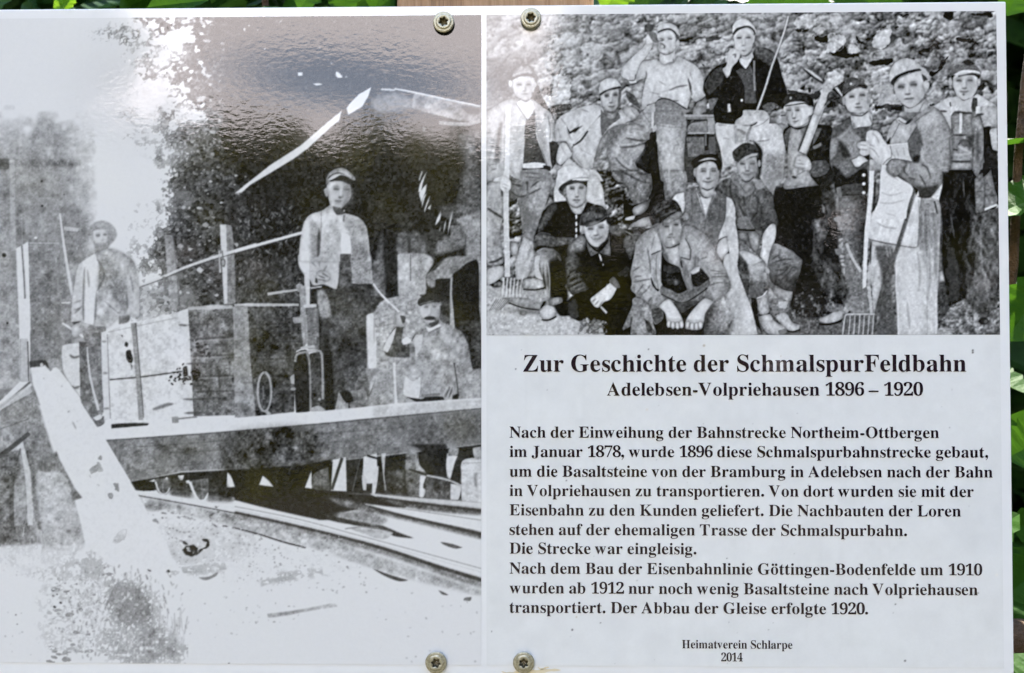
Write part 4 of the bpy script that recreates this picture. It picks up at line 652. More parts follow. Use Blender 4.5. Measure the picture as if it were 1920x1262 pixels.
    # shirt, arms
    P([380,1240,385,1100,410,960,430,880,360,900,310,930,250,930,310,860,360,710,480,680,560,670,640,730,740,690,790,640,900,690,990,740,1050,820,1080,910,1070,1020,1100,1080,1000,1150,930,1080,940,980,900,880,920,1000,930,1090,890,1230,770,1160,650,1110,560,1130,530,1160], .79, r=.12, rs=6, n=.03)
    P([440,440,500,470,490,540,420,650,360,720,310,860,300,910,230,900,150,850,145,800,180,740,300,620,400,530], .83, r=.12, rs=5); P([435,400,480,420,500,480,440,500,430,450], .82); E(460,315,48,48,.44,r=.12,n=.05); P([440,360,520,360,580,450,560,480,510,470], .48, n=.06); E(462,312,28,28,.35,al=.5)
    P([560,380,600,350,680,335,750,350,765,440,760,540,700,600,640,610,590,590,560,540,575,480,555,430], .84, r=.12, rs=4); E(785,490,24,45,.82,r=.15); P([580,590,640,610,750,560,760,640,740,700,640,730,580,680], .80, r=.12); S([590,590,650,618,740,580], 11, .45)
    P([550,370,560,300,620,265,710,265,780,310,810,390,800,430,770,430,760,380,700,335,620,345,570,370], .80, r=.1); S([560,366,620,338,700,330,760,375,780,430], 17, .28); S([580,430,620,440,610,470], 8, .5); L(.3,.9,14,[590,480,640,520,630,545]); L(.5,.7,9,[650,420,700,430],[600,500,580,540],[560,480,600,450]); P([760,380,800,400,805,440,775,440],.35)
    L(.4,.8,11,[570,690,560,670],[640,730,690,710,740,700],[735,660,740,710]); L(.35,.8,14,[690,1020,780,980,900,960],[560,1080,640,1120,740,1140,800,1130],[900,880,930,990,945,1080],[430,800,430,870,400,900],[320,930,400,890]); L(.55,.6,12,[600,1040,700,1010,800,1000],[940,1080,900,1140],[1000,1140,1090,1080],[380,860,400,880]); S([1000,1150,1060,1120,1100,1085],12,.3)
    P([230,905,290,915,310,880,320,930,250,940], .82); S([240,905,300,905,310,840],9,.3,.8); S([440,1190,540,1160,570,1125,640,1110,740,1145,890,1235],13,.24)
    P([1000,1160,1080,1130,1110,1150,1100,1262,970,1262], .66, r=.15); P([430,1200,530,1160,530,1262,400,1262],.66,n=.05); P([540,1150,640,1120,740,1150,860,1230,880,1262,540,1262],.52,n=.06)
    # cart rails, forearm
    T(1140,200); P([970,0,1120,0,1080,60,1010,130,930,180,950,110], .64, r=.15); P([860,90,1200,90,1200,120,870,125],.68); S([860,135,1100,130,1350,135,1380,70,1365,0], 30, .72, .95, r=.15); S([880,148,1100,150,1340,152],8,.2); S([920,280,1010,160],12,.2); P([1120,130,1200,130,1210,290,1130,290], .62); P([920,200,1110,160,1110,280,900,300],.55,n=.07); S([900,300,1200,298],16,.7); S([890,330,1200,330],26,.2,.9)
    S([1100,160,1100,440],22,.55,.8)

    # ---- man smoking, seated on the cart
    Q(); P([1640,860,1720,840,1856,830,1856,1050,1770,1080,1780,1130,1690,1150,1670,1030,1645,950], .80, r=.1, rs=6)
    P([1560,570,1620,480,1700,440,1800,430,1856,500,1856,860,1640,850,1620,760,1560,640], .16, n=.06); P([1560,600,1640,480,1700,470,1690,560,1600,660], .28, n=.07); P([1590,690,1660,680,1620,760,1600,770], .45, n=.08)
    T(1380,0)
    P([-60,700,0,640,40,680,110,780,180,680,210,560,330,540,450,620,520,860,580,1050,540,1180,420,1200,330,1262,-60,1262], .15, n=.06); P([200,510,320,540,440,600,460,650,400,740,300,690,220,640], .36, n=.08, soft=2); P([0,800,60,770,110,790,160,720,200,860,230,1160,100,1160,90,960], .36, n=.06); P([40,690,60,650,130,660,200,620,160,700,110,780,80,750], .82)
    S([205,680,205,860,215,1020], 20, .62, .9); P([300,1200,390,1150,470,1180,400,1240,320,1250], .4, n=.09); E(65,1130,16,16,.85)
    P([0,360,60,310,130,310,190,350,200,420,190,500,170,560,110,620,60,620,20,590,-10,540], .83, r=.14, rs=4)
    P([-10,340,0,260,60,210,130,225,190,280,230,350,220,395,195,380,150,310,60,310], .81, r=.08); S([-10,360,50,318,140,300,195,340,215,390], 20, .26)
    P([190,400,215,400,205,470,185,490],.72); L(.4,.8,11,[10,430,60,430],[100,425,160,425]); L(.35,.8,13,[70,570,100,575]); L(.5,.7,9,[80,440,70,500,95,510]); S([50,622,110,640,180,570],16,.38,.8); P([60,620,110,640,180,590,200,650,130,670,70,660],.7)
    T(1140,0); P([1290,780,1330,740,1350,620,1370,560,1440,545,1490,600,1460,690,1400,760,1370,850,1340,880], .83, r=.12); L(.35,.8,14,[1400,620,1440,610,1430,660],[1360,860,1390,870,1380,900]); P([1400,310,1440,240,1502,215,1502,300,1450,330,1410,390],.8); S([1410,390,1450,330,1502,310],18,.24); P([1420,400,1502,330,1502,560,1440,550,1430,480],.83); S([1460,430,1500,425],9,.4)
    P([1345,1170,1375,1170,1385,1262,1350,1262],.75)
    T(1380,0); S([590,180,560,300,480,540,400,760,330,990,230,1262], (18,26), .78, .95); S([603,190,570,310,492,545,412,765,342,995,245,1262],5,.25,.6)
    # his lap and legs
    T(1380,200)
    P([-10,170,70,100,80,40,230,40,330,50,380,120,370,190,470,200,540,300,550,460,540,700,520,830,450,900,420,1000,290,830,240,700,300,520,220,400,120,380,20,400,-10,420], .78, r=.13, rs=7, n=.045); P([330,540,450,520,545,560,530,800,460,860,420,1000,330,860,300,760], .50, al=.75, soft=5, n=.07); P([190,380,240,420,296,510,286,640,275,760,250,820,245,620,250,520], .16, soft=1.5)
    L(.4,.7,12,[0,250,60,270,120,300],[70,210,150,210,240,170],[230,390,320,385,380,370],[180,200,130,300,120,390]); S([180,200,140,320,130,410],20,.55,.8); S([240,175,200,205,160,215],10,.2); S([370,130,300,190,200,230],10,.45,.6); S([240,40,230,60,200,80],8,.6)
    Q(); L(.45,.6,7,[1650,870,1720,870],[1690,960,1740,970],[1780,900,1856,940])
    # cart side, man behind: dark cap left of vest man handled below

    # ---- man with striped jacket, far right
    Q4(); P([1330,0,1740,0,1740,230,1640,300,1560,300,1530,290,1500,500,1440,600,1380,560,1340,320], .17, n=.09, nk=(3,6)); P([1520,290,1740,260,1740,640,1680,640,1620,560,1560,620,1520,560], .40, n=.08, r=.1); P([1340,200,1390,240,1460,520,1500,600,1440,600,1340,560], .24, n=.09)
    P([1590,40,1690,0,1720,120,1735,220,1650,280,1575,295,1580,160], .55, r=.12, n=.06); S([1645,270,1735,235],16,.84); L(.2,.8,14,[1490,160,1500,60],[1470,420,1500,360],[1560,600,1620,640]); L(.65,.7,14,[1490,60,1480,160],[1630,320,1640,520,1700,640],[1375,230,1395,380,1430,480])
    E(1610,640,90,30,.12,soft=2); P([1330,700,1450,690,1440,760,1330,765], .72, r=.12); P([1440,660,1520,640,1540,740,1460,780], .55, n=.08); P([1330,590,1440,600,1450,680,1340,690],.45,n=.1); P([1580,720,1740,700,1740,760,1600,790], .62, r=.15,n=.07); P([1440,810,1550,730,1580,840],.74,r=.12); P([1430,830,1580,840,1600,870,1440,880],.14,soft=1.5)
    P([1460,560,1480,510,1528,600,1500,650], .82); S([1560,720,1600,790,1650,890], (34,42), .80, .95, r=.1); S([1640,890,1650,960,1655,1010],26,.66); E(1640,1040,34,26,.2); E(1655,1045,12,12,.62); P([1330,780,1420,770,1430,860,1380,1000,1330,1020], .3, n=.1, soft=1.5); P([1680,760,1740,750,1740,860,1670,870], .4,n=.1); P([1640,870,1700,860,1690,1090,1660,1090,1600,1000],.28,al=.6,soft=3,n=.1)
    T(1630,0); P([940,870,960,840,1090,830,1230,860,1240,900,1215,1000,1180,1070,1120,1120,1050,1125,990,1080,950,980], .84, r=.16, rs=4); E(912,920,22,48,.8,r=.15); E(1232,920,22,50,.78,r=.15)
    P([900,850,920,770,1000,730,1100,720,1200,740,1250,800,1250,870,1200,840,1060,840,950,850], .42, n=.07); P([1040,700,1120,670,1190,720,1110,740],.2); P([950,840,1040,795,1160,790,1240,810,1250,835,1150,820,1010,860], .83); S([1000,862,1080,845,1180,840,1240,880], 20, .18); P([920,850,960,850,940,885],.15); P([1200,840,1255,850,1230,890],.15)
    L(.3,.3,8,[980,905,1040,905],[1100,905,1165,905]); L(.45,.8,11,[1045,985,1070,1000,1095,985]); L(.4,.8,14,[1010,1030,1060,1035,1125,1030]); E(1062,1065,12,16,.3); S([1010,1100,1060,1135,1130,1110],14,.4,.8); S([1070,920,1060,980],14,.7,.5)
    P([690,1230,780,1160,920,1090,950,1130,940,1262,690,1262], .80, r=.08); P([1180,1090,1220,1060,1330,1130,1440,1200,1440,1262,1200,1262], .78, r=.08); P([930,1110,1000,1090,1060,1135,1180,1080,1200,1262,930,1262], .72); S([910,1150,920,1240],14,.3); P([1170,1100,1215,1110,1210,1250,1160,1262,1150,1200],.3,n=.08)
    T(1630,200); P([780,0,930,0,930,330,920,620,800,200], .76); P([925,90,1040,70,1160,80,1200,330,1160,420,1170,620,1150,710,900,715,930,500], g=(0,80,.52,0,500,.60), n=.06, r=.1)
    S([1030,60,1030,180,1025,300],30,.82); P([920,0,1010,0,980,60,920,95],.82); P([1200,0,1260,0,1300,80,1200,90],.84); P([1250,0,1440,0,1440,240,1380,230,1290,230,1260,120], .70, n=.05, r=.1); P([1280,240,1370,220,1380,420,1440,520,1440,1000,1400,900,1330,760,1290,560], .16, n=.08); P([1360,260,1440,235,1445,500,1390,480,1370,380], .80, r=.12, n=.05)
    P([1150,140,1240,110,1280,230,1290,400,1270,640,1220,800,1160,720,1170,560,1180,400], .60, n=.06, r=.12); P([1200,300,1240,270,1240,560,1200,640],.3,al=.7,soft=2); P([1280,640,1350,620,1350,790,1280,800], .15)
    L(.2,.85,16,[930,100,970,60,1100,75,1160,70],[940,480,1000,490],[920,615,1040,620,1150,615],[1000,430,1060,380,1140,400],[790,50,880,55],[1200,90,1290,85],[940,320,1100,320]); L(.75,.7,20,[940,540,1040,540,1150,520],[1000,440,1060,480,1150,520]); P([1100,330,1170,330,1170,460,1100,450],.25,al=.8,soft=2); P([1010,380,1090,370,1130,450,1060,450],.40,al=.8); P([925,640,1150,640,1150,690,920,700],.70,r=.1); S([900,722,1150,722],10,.08)
    P([1180,820,1290,790,1370,700,1400,860,1430,1000,1300,1010,1290,1180,1180,1200], .52, n=.07, r=.1); L(.3,.7,14,[1300,820,1300,1100],[1190,960,1280,950]); P([860,740,1170,730,1180,1262,850,1262,820,1000], .14, n=.08, nk=(3,6)); S([1020,760,1030,880,1050,980],30,.5,.6)
    # ---- man in dark jacket, cap with peak (right of pickaxe)
    T(1380,200); P([1060,340,1090,240,1180,190,1280,130,1340,170,1502,170,1502,700,1480,980,1160,1000,1120,900,1100,780,1060,640], .38, n=.06); P([1070,380,1160,330,1300,200,1320,280,1400,360,1400,560,1210,590,1150,420,1110,560,1060,600], .58, n=.06, soft=1.5); P([1150,370,1210,410,1300,560,1210,590,1160,470], .24, soft=2); P([1110,640,1300,600,1330,700,1200,780,1110,720], .48, n=.08, soft=2); P([1090,660,1160,700,1250,800,1430,690,1480,740,1470,980,1160,1000,1100,860], .17, n=.07, soft=1.5)
    P([1300,600,1350,580,1410,550,1490,610,1430,640,1380,680,1340,670], .82, r=.12); P([1180,900,1420,860,1430,980,1160,1000],.30,n=.08)
    for yy_ in (770,870,970): E(1440,yy_,20,20,.82)
    P([1170,1010,1470,1000,1470,1262,1190,1262], .45, n=.09, nk=(3,6), r=.1); P([1110,880,1170,880,1160,1010,1130,960],.15)
    Q4(); P([640,180,830,180,830,420,790,690,700,560,660,380], g=(640,0,.55,830,0,.25), n=.09, r=.08); P([660,420,800,700,830,1000,740,1000,690,920,680,700], .50, n=.1, nk=(3,6)); S([690,500,730,600,790,700],20,.75,.8); P([490,1030,560,1000,650,960,690,990,640,1040,560,1060], .72, r=.15); P([540,940,640,920,680,960,580,980],.5,n=.08); S([500,1062,580,1062,660,1035,720,970],14,.12); P([640,860,700,850,830,930,830,990,720,980],.55,n=.08,al=.8)
    P([620,120,650,110,660,180,630,190],.5); P([600,330,640,310,655,360,610,350],.55); P([610,540,660,540,650,590,620,580],.5)
    T(1380,0); P([1200,1110,1225,1070,1300,1010,1400,985,1470,1000,1502,1080,1490,1262,1290,1262,1240,1200], .83, r=.12, rs=4); E(1215,1140,22,45,.78,r=.15)
    P([1200,990,1230,930,1300,890,1400,905,1480,970,1470,1000,1380,985,1270,1040,1205,1090], .40, n=.08, r=.1); S([1205,1080,1270,1010,1370,965,1470,980], 22, .18); S([1220,1050,1290,995,1380,955],8,.6,.7); E(1295,945,13,13,.85); P([1240,900,1300,870,1390,890,1290,920],.3)
    L(.28,.85,14,[1280,1100,1330,1080],[1400,1075,1450,1070]); L(.4,.8,11,[1350,1170,1400,1165],[1350,1215,1420,1205]); S([1370,1100,1360,1160],12,.6,.6)
    T(1400,0); F(1400,0,3.692); P([690,700,740,790,790,800,830,760,850,680,820,600,760,610,700,640],.82,al=.0); P([830,640,862,650,858,700,836,720],.74,r=.1)
    L(.3,.8,8,[715,668,745,662],[780,655,815,652],[745,745,785,740]); P([720,800,790,800,840,770,870,800,860,870,780,880,740,890,725,840], .80, r=.1); S([720,790,760,800,800,800,840,770],8,.35); L(.4,.8,8,[740,850,745,890],[850,800,870,860])
    P([720,820,760,870,770,960,800,980,780,1010,740,960],.52,al=.5)
    Q4(); P([455,340,560,330,560,420,530,520,480,640,455,620,470,500],.36,n=.1,soft=3,r=.05,oc=0,fab=.08); P([470,640,560,600,640,660,690,800,700,880,600,930,530,900,500,760],.30,n=.1,soft=4,r=.05,oc=0,fab=.08); P([280,900,440,860,560,960,480,1010,300,1000],.22,al=.8,soft=4,n=.08); c.TX([300,860,560,840,640,960,520,1040,320,1030],.34,-.3,8,.7); L(.42,.6,12,[470,400,462,600],[540,360,560,300],[650,700,690,850])
    # ---- man in white work shirt and apron, right foreground
    Q4(); P([870,480,1000,510,1060,480,1180,520,1200,180,1310,200,1340,260,1338,420,1330,700,1320,900,1320,1140,1050,1140,1040,900,1030,700,1010,620,930,900,880,1060,870,860,850,640], .76, r=.1, rs=6, n=.05)
    P([1190,200,1300,200,1335,260,1336,440,1250,560,1190,520], .56, n=.07, al=.85, soft=3); L(.42,.55,16,[1240,260,1240,460,1250,600],[1290,280,1310,480,1310,600],[1210,300,1200,480]); P([890,520,1010,530,1020,640,1000,800,1045,1140,890,1140,920,950,930,700,900,600], .38, n=.07, soft=2.5); S([880,520,850,700,850,860,880,1080],24,.74,.8); L(.7,.6,10,[965,520,980,600],[990,530,1000,600])
    S([1040,640,1035,800,1050,1000,1050,1140], 12, .82,.8); P([1060,560,1180,560,1200,800,1200,1100,1060,1120,1050,800], .84, al=.7, soft=8, n=.03); S([1250,640,1250,1130],10,.62,.5); S([1310,700,1310,1130],14,.83,.7); P([1140,640,1200,660,1180,760],.68,al=.6,soft=4)
    P([925,0,1150,90,1200,130,1195,300,1180,530,1060,515,860,475,820,440,830,360,900,240,925,120], .83, r=.07, n=.02); P([1280,160,1370,50,1350,130,1330,210,1270,180], .82); L(.5,.6,9,[900,360,960,390,1040,400],[960,340,1040,310,1100,280],[940,200,1040,180,1110,150],[970,150,1060,130],[880,300,940,300]); S([860,478,1060,518,1170,532,1190,510],8,.45,.6); S([1190,200,1195,330,1185,520],8,.55,.6)
    P([1140,90,1210,140,1290,150,1270,185,1190,180,1160,140],.2,soft=1); P([1190,130,1170,180,1195,175],.8); S([1320,200,1340,260,1330,320],8,.6); S([1300,210,1320,300],9,.2,.8)
    S([1160,130,1120,280,1060,480,990,680,930,860,880,1060,870,1130], (22,26), .56, .95, r=.15, n=.05); S([1172,150,1132,290,1072,490,1003,690],5,.3,.5)
    S([865,0,860,150,845,300,830,440,820,640,815,820], (34,26), .85, .97, n=.015); S([845,300,835,420],30,.85); L(.15,.9,9,[890,60,885,160,880,280],[860,490,855,650]); P([800,830,830,800,850,940,830,1000],.5,n=.08); S([840,860,870,1000,875,1100],8,.7)
    T(1630,200)
    P([230,330,280,200,340,130,420,160,490,130,560,60,690,0,790,40,870,160,930,300,935,420,920,640,850,820,740,960,690,1000,580,1010,560,940,480,890,330,800,240,760,185,720,230,600,400,590,480,620,440,470,430,410,215,425], .60, r=.16, rs=7, n=.045)
    P([200,330,260,180,330,140,400,180,480,140,530,220,440,380,420,430,215,420], .70, r=.08, n=.03); P([590,300,680,220,760,230,880,260,920,400,880,600,780,700,680,660,620,640,600,480], .62, al=.7, soft=5, n=.05); P([560,30,690,0,780,50,860,180,740,200,620,260,560,220], .72, al=.7, soft=4, n=.04)
    P([440,390,530,230,580,300,590,420,560,560,550,630,480,620,440,500], .40, soft=1.5, n=.05); P([500,560,580,540,550,630,490,620], .18, soft=1.5); L(.28,.8,14,[590,650,650,690,690,800],[400,630,390,720,440,780],[560,760,620,860,640,910],[440,800,520,820],[580,380,600,440],[300,760,420,840]); L(.74,.6,18,[600,480,590,560,620,620],[660,640,720,760],[450,640,430,720]); P([470,880,560,900,690,900,780,870,740,960,690,1010,580,1010,560,940],.2,al=.85,soft=2); L(.3,.6,14,[820,720,860,820],[900,340,920,640],[520,160,590,100,660,60])
    S([530,230,470,330,430,400],12,.35,.8); S([350,160,290,290,230,390],11,.4,.6); P([200,400,240,340,230,430,205,430],.2); P([390,190,450,150,500,130,490,160,420,200],.2); S([210,430,300,430,430,410], 10, .84)
    P([215,430,430,415,440,520,480,620,400,600,250,570,240,600,190,650,100,640,0,540,-30,480,-30,290,30,265,110,290,160,370], .84, r=.08, n=.015); P([140,650,190,660,330,800,470,890,490,960,430,1100,410,1262,20,1262,110,1050,120,860], .84, n=.015); L(.55,.6,11,[130,960,240,1000,380,960],[110,1080,240,1090,400,1050],[180,1200,300,1230],[240,780,330,830]); L(.45,.7,10,[0,460,60,500,110,580],[30,300,80,340,110,420],[-20,420,60,450])
    P([240,590,400,600,420,640,380,720,300,790,220,760,190,700],.58,r=.15,n=.06,soft=1)
    T(1380,200); P([1370,410,1440,390,1502,400,1502,570,1440,560,1390,520,1400,480,1370,460], .83, r=.15); L(.4,.7,9,[1390,430,1480,440],[1400,480,1490,490]); P([1440,560,1502,540,1502,600,1470,590],.2)
    T(1630,0)
    P([280,960,320,900,460,830,580,790,610,880,620,960,620,1060,590,1130,520,1200,450,1215,390,1180,330,1110,290,1040], .83, r=.10, rs=5, n=.02); P([600,930,650,905,680,950,650,1030,620,1050],.80,r=.15)
    P([235,930,225,850,250,760,310,690,410,655,510,680,580,740,600,780,480,800,360,860,270,950], .76, r=.1, n=.03); P([570,770,610,760,660,820,670,910,620,915,590,860],.66,n=.08); P([238,935,280,870,400,810,560,775,590,795,450,820,330,880,270,965], .22); P([590,830,640,870,660,900,610,915,600,880],.25,al=.9)
    L(.25,.85,14,[320,990,350,970,400,975],[450,955,500,945,540,950]); L(.4,.7,12,[320,970,370,955,410,955],[440,940,520,920]); L(.35,.85,13,[395,1050,430,1065,470,1055],[385,1120,450,1110,510,1105]); S([420,960,410,1040],16,.66,.6); P([590,960,620,1050,580,1140,500,1200,560,1080],.62,al=.7,soft=3); S([390,1190,450,1222,530,1195,600,1110],14,.45,.8); P([390,1190,450,1222,560,1170,640,1110,690,1262,400,1262], .72, r=.08); S([560,1262,600,1180,640,1130],16,.5,.6)

    # ---- man with peaked cap holding the pickaxe
    T(1380,200)
    P([530,300,560,240,620,220,880,200,1030,210,1085,240,1060,420,1060,640,1090,760,1000,960,860,900,830,600,600,560,560,460], .17, n=.07); P([900,230,960,250,920,350,860,440,880,300],.42,n=.06); P([860,450,960,400,960,440,880,480],.5); P([580,260,620,230,600,360,570,470,540,330],.4,n=.06)
    P([620,230,700,260,820,200,810,330,760,480,800,560,840,650,830,760,930,890,720,920,560,930,530,890,580,780,580,560,590,400], .67, r=.14, n=.03); P([850,620,1020,610,1060,680,1000,770,870,790,840,720], .40, n=.08, r=.08); P([1090,680,1020,760,960,800,1000,900,1100,860],.2)
    L(.45,.7,11,[690,770,780,720],[600,720,640,780],[540,900,640,900,760,870]); S([560,940,720,930,930,890],10,.2); P([560,940,930,900,980,1262,440,1262,430,1000], .14, n=.06)
    P([970,960,1080,960,1120,1150,1060,1262,990,1200],.3,n=.08,al=.8,soft=2); P([1010,1100,1060,1160,1040,1220],.5,al=.6); P([970,1100,1000,1140,1000,1200,975,1190],.6,al=.7)
    S([950,-20,868,180,798,370,738,520], (120,104), .2, .75, soft=1.5); S([960,-20,880,180,810,370,750,520], (96,86), .84, .98, n=.03, r=.08); P([930,20,960,60,870,330,800,540,770,560,860,300],.6,al=.6,soft=1)
    P([670,600,690,560,790,560,840,620,850,690,820,720,740,700,660,680], .80, r=.15); L(.45,.7,10,[680,640,780,650],[690,600,740,610],[700,680,790,700]); P([650,690,700,690,690,770,660,805,625,780], .76, r=.12); E(655,795,28,14,.3,rot=.3)
    T(1380,0)
    S([980,1000,1000,1060,940,1200,900,1290], (90,80), .80, n=.04, r=.08); P([970,960,1060,930,1100,980,1060,1040,980,1030], .66, n=.06); P([745,770,790,790,900,870,985,930,980,950,880,890,800,830], .24); P([770,770,850,800,960,890,980,920,880,860],.72); P([1080,1010,1120,990,1195,1090,1180,1100], .2); P([1110,990,1140,980,1200,1075,1195,1090],.75); P([1040,1050,1100,1030,1180,1110,1210,1200,1120,1150,1020,1140],.3,n=.12)
    P([540,1200,560,1190,640,1170,780,1160,830,1200,850,1262,540,1262],.82); P([540,1190,560,1080,620,1050,750,1045,850,1100,880,1200,830,1190,760,1150,620,1160], .22, n=.06); P([548,1190,620,1150,740,1145,780,1165,660,1185,560,1205], .74); S([550,1195,640,1183,770,1165,830,1190],10,.15); E(615,1105,12,16,.7); P([800,1090,860,1110,870,1200,840,1190],.15); E(845,1225,22,40,.74,r=.15)
    T(1380,200); P([565,0,830,0,870,10,860,90,820,110,810,190,740,230,660,235,610,190,580,110], .80, r=.14, rs=4); L(.3,.3,8,[575,45,625,42],[650,45,710,40]); L(.4,.8,12,[630,135,660,130,680,125],[650,175,680,165,715,150]); S([640,60,625,120],14,.66,.6); S([640,235,730,225,810,180],16,.4,.8); P([790,130,850,100,810,200,760,230],.6,al=.7,soft=1.5); P([488,100,540,40,565,90,520,110],.6); P([500,120,560,110,560,190,520,190],.62); P([580,180,620,220,590,240],.15)
    S([505,105,560,95],10,.2)

    # ---- laughing man with beret
    D2 = lambda: F(1240, 330)
    D2(); P([600,160,640,90,770,20,900,90,1040,90,1150,150,1240,200,1270,350,1310,500,1250,560,1150,640,1060,600,850,570,830,400], .42, n=.07, r=.08, soft=1); L(.22,.75,16,[780,40,780,200,830,330],[880,330,940,450,980,590],[920,200,940,330],[1090,220,1080,400,1000,520]); P([870,110,940,160,1040,90,1050,150,960,230,880,200],.56,al=.8); L(.62,.6,12,[860,330,920,480,980,600],[960,380,1010,560],[1020,220,1000,330]); P([1050,30,1160,110,1120,150,1060,130],.58); P([1000,440,1150,380,1260,540,1130,620,1060,590],.26,al=.7,n=.1,soft=4); P([860,480,960,460,1050,590,960,600,860,570],.55,al=.7,n=.06)
    P([840,580,960,590,1060,610,1130,620,1120,720,1090,900,990,860,880,780,830,740], .46, n=.06); P([970,630,1060,625,1100,700,1070,880,1010,780],.60,r=.12); P([840,640,960,640,980,740,860,700],.55,r=.15); S([840,600,950,610,1060,610],20,.16)
    P([1150,660,1200,580,1260,535,1285,560,1290,680,1250,800,1220,930,1190,1050,1110,920,1140,820], .80, r=.12, rs=5); P([1220,860,1290,770,1400,810,1502,870,1502,1262,1200,1262,1195,1050], .58, r=.1, n=.06)
    T(1380,420); P([420,230,470,225,560,270,730,390,740,460,720,560,660,740,630,770,500,720,390,640,370,400], .52, r=.14, rs=7, n=.06, g=(520,260,.70,480,620,.36)); L(.24,.75,14,[400,400,500,340],[420,440,540,400,640,400],[430,520,560,520],[400,600,520,560,600,480],[500,640,600,540,640,480],[560,680,650,600]); L(.66,.5,12,[480,500,600,450,680,440],[600,600,690,520])
    P([410,700,520,740,640,765,620,860,540,860,470,830,410,760], .66, r=.15); P([430,840,600,870,580,990,430,1010,400,940],.5,n=.1); P([480,880,590,870,560,950,480,940],.7,n=.07); P([430,1040,520,1000,570,1010,640,1110,715,1140,710,1190,620,1210,540,1160], .72, r=.14, n=.05); S([560,1200,640,1215,720,1190],16,.14)
    P([300,130,340,60,400,0,440,10,445,130,400,260,360,420,350,520,270,400,290,260], .80, r=.12); P([20,300,80,200,220,330,300,400,340,460,350,560,355,740,280,820,160,830,150,600,60,440,0,360], .60, r=.1, n=.07); P([30,310,100,300,240,370,300,410,170,460,120,440],.76,r=.1); P([0,330,60,380,140,480,140,580,40,520,0,440],.28,n=.1,soft=2); P([130,470,250,440,330,480,280,520,160,540],.74,al=.7,soft=3); P([160,660,350,640,345,780,250,830,160,830],.32,al=.7,n=.1,soft=3); P([330,480,380,520,370,570,340,540],.65)
    P([230,840,300,800,350,740,365,860,370,1000,280,1040,250,960,220,900], .66, r=.14, n=.07); S([235,835,300,810,350,750],12,.8); S([250,1020,320,1035,375,1010],16,.2); P([240,1050,380,1015,430,1090,560,1170,570,1220,500,1250,400,1250,330,1210], .72, r=.16, n=.06); P([170,830,230,850,250,1050,300,1240,200,1080],.16,n=.1); P([470,1200,560,1180,570,1230,500,1250],.4,al=.7)
    T(1380,200); P([0,640,20,610,100,600,230,560,260,620,235,720,190,800,130,840,70,825,30,760], .70, r=.16, rs=4); P([-20,600,-40,520,0,470,100,410,200,430,250,500,235,540,150,560,60,630,10,620], .26, n=.08); P([30,625,90,570,180,530,245,525,230,550,150,570,90,620,50,645], .66); P([230,560,270,600,285,680,250,700,240,640],.2); L(.3,.3,8,[50,645,95,640],[150,645,215,640]); L(.25,.85,14,[70,740,130,765,195,735]); S([80,750,130,765,185,745],9,.82,.8,taper=1); L(.4,.7,12,[110,660,110,720,150,720],[80,720,60,760],[200,720,220,750]); P([180,660,240,640,220,760,150,830,190,740],.5,al=.6,soft=3); S([60,830,130,850,200,790],14,.25,.9); P([0,760,30,780,100,850,190,830,200,900,110,960,60,900,0,860],.60,n=.05,r=.1); E(262,640,18,40,.62); P([-60,780,0,740,40,860,90,960,20,900,-30,860],.5,n=.05)

    # ---- man in waistcoat
    D2(); P([120,250,160,210,250,180,400,120,600,150,730,220,800,260,830,380,840,560,850,660,840,740,780,690,650,720,640,760,600,900,280,700,240,420], .48, r=.06, n=.06)
    P([120,260,170,205,255,185,265,350,240,430,200,330,160,280], .84, r=.08); P([730,230,790,265,830,360,835,560,830,640,760,670,640,720,660,640,720,480], .82, r=.1); P([640,715,760,660,830,640,850,680,830,760,800,700,760,690,660,715],.80); S([640,725,720,690,790,695,830,760],10,.3)
    P([390,130,450,230,520,250,600,160,620,200,570,300,500,480,440,330,400,200], .82, r=.1); P([420,60,430,130,480,230,560,240,600,150,600,60],.72,r=.15); S([395,160,440,240],9,.3); L(.3,.7,10,[600,200,560,290,500,480],[430,230,500,480],[500,490,480,640]); P([560,260,620,200,720,230,710,400,640,560,560,650,520,560],.40,n=.06,al=.7,soft=2); P([270,210,380,160,440,320,490,480,470,640,380,580,280,480],.52,n=.06,al=.6,soft=2); L(.3,.5,16,[340,200,350,400,330,520],[660,240,660,400,620,560])
    P([650,740,720,690,785,700,780,780,740,880,690,950,620,870,630,800], .76, r=.14, rs=5); P([700,950,740,880,800,880,850,1020,920,1180,930,1262,760,1262,720,1100], .82, r=.1)
    T(1140,200); P([965,740,985,690,1050,640,1150,610,1230,660,1250,760,1240,850,1190,910,1120,935,1060,915,1010,860,990,800], .78, r=.2, rs=4, n=.025); E(980,740,18,52,.76,r=.15)
    P([935,640,970,590,1050,535,1150,525,1240,560,1280,650,1270,700,1240,720,1210,640,1130,610,1050,640,985,690,960,690], .15); P([1010,620,1080,585,1170,575,1235,605,1170,595,1090,605], .72); P([1040,530,1130,490,1230,530,1180,530,1090,540],.4,n=.08)
    L(.3,.3,8,[1045,725,1105,725],[1155,725,1220,722]); L(.35,.7,13,[1040,705,1110,700],[1150,700,1220,700]); L(.3,.9,15,[1060,835,1120,850,1190,830]); S([1080,835,1130,840,1180,830],9,.84,.8); L(.45,.8,14,[1105,800,1130,815,1155,800]); L(.5,.6,13,[1060,800,1045,840],[1190,800,1205,840]); S([1130,730,1130,800],16,.86,.5); P([1200,740,1250,730,1240,860,1160,920,1200,840],.55,al=.7,soft=3); S([1060,915,1120,940,1190,910],15,.35,.9)
    # white leg of waistcoat man, right of the front man
    F(1240,420); P([690,0,760,-30,850,20,880,150,960,400,1040,700,1082,830,700,830,560,600,700,300], .82, al=0)
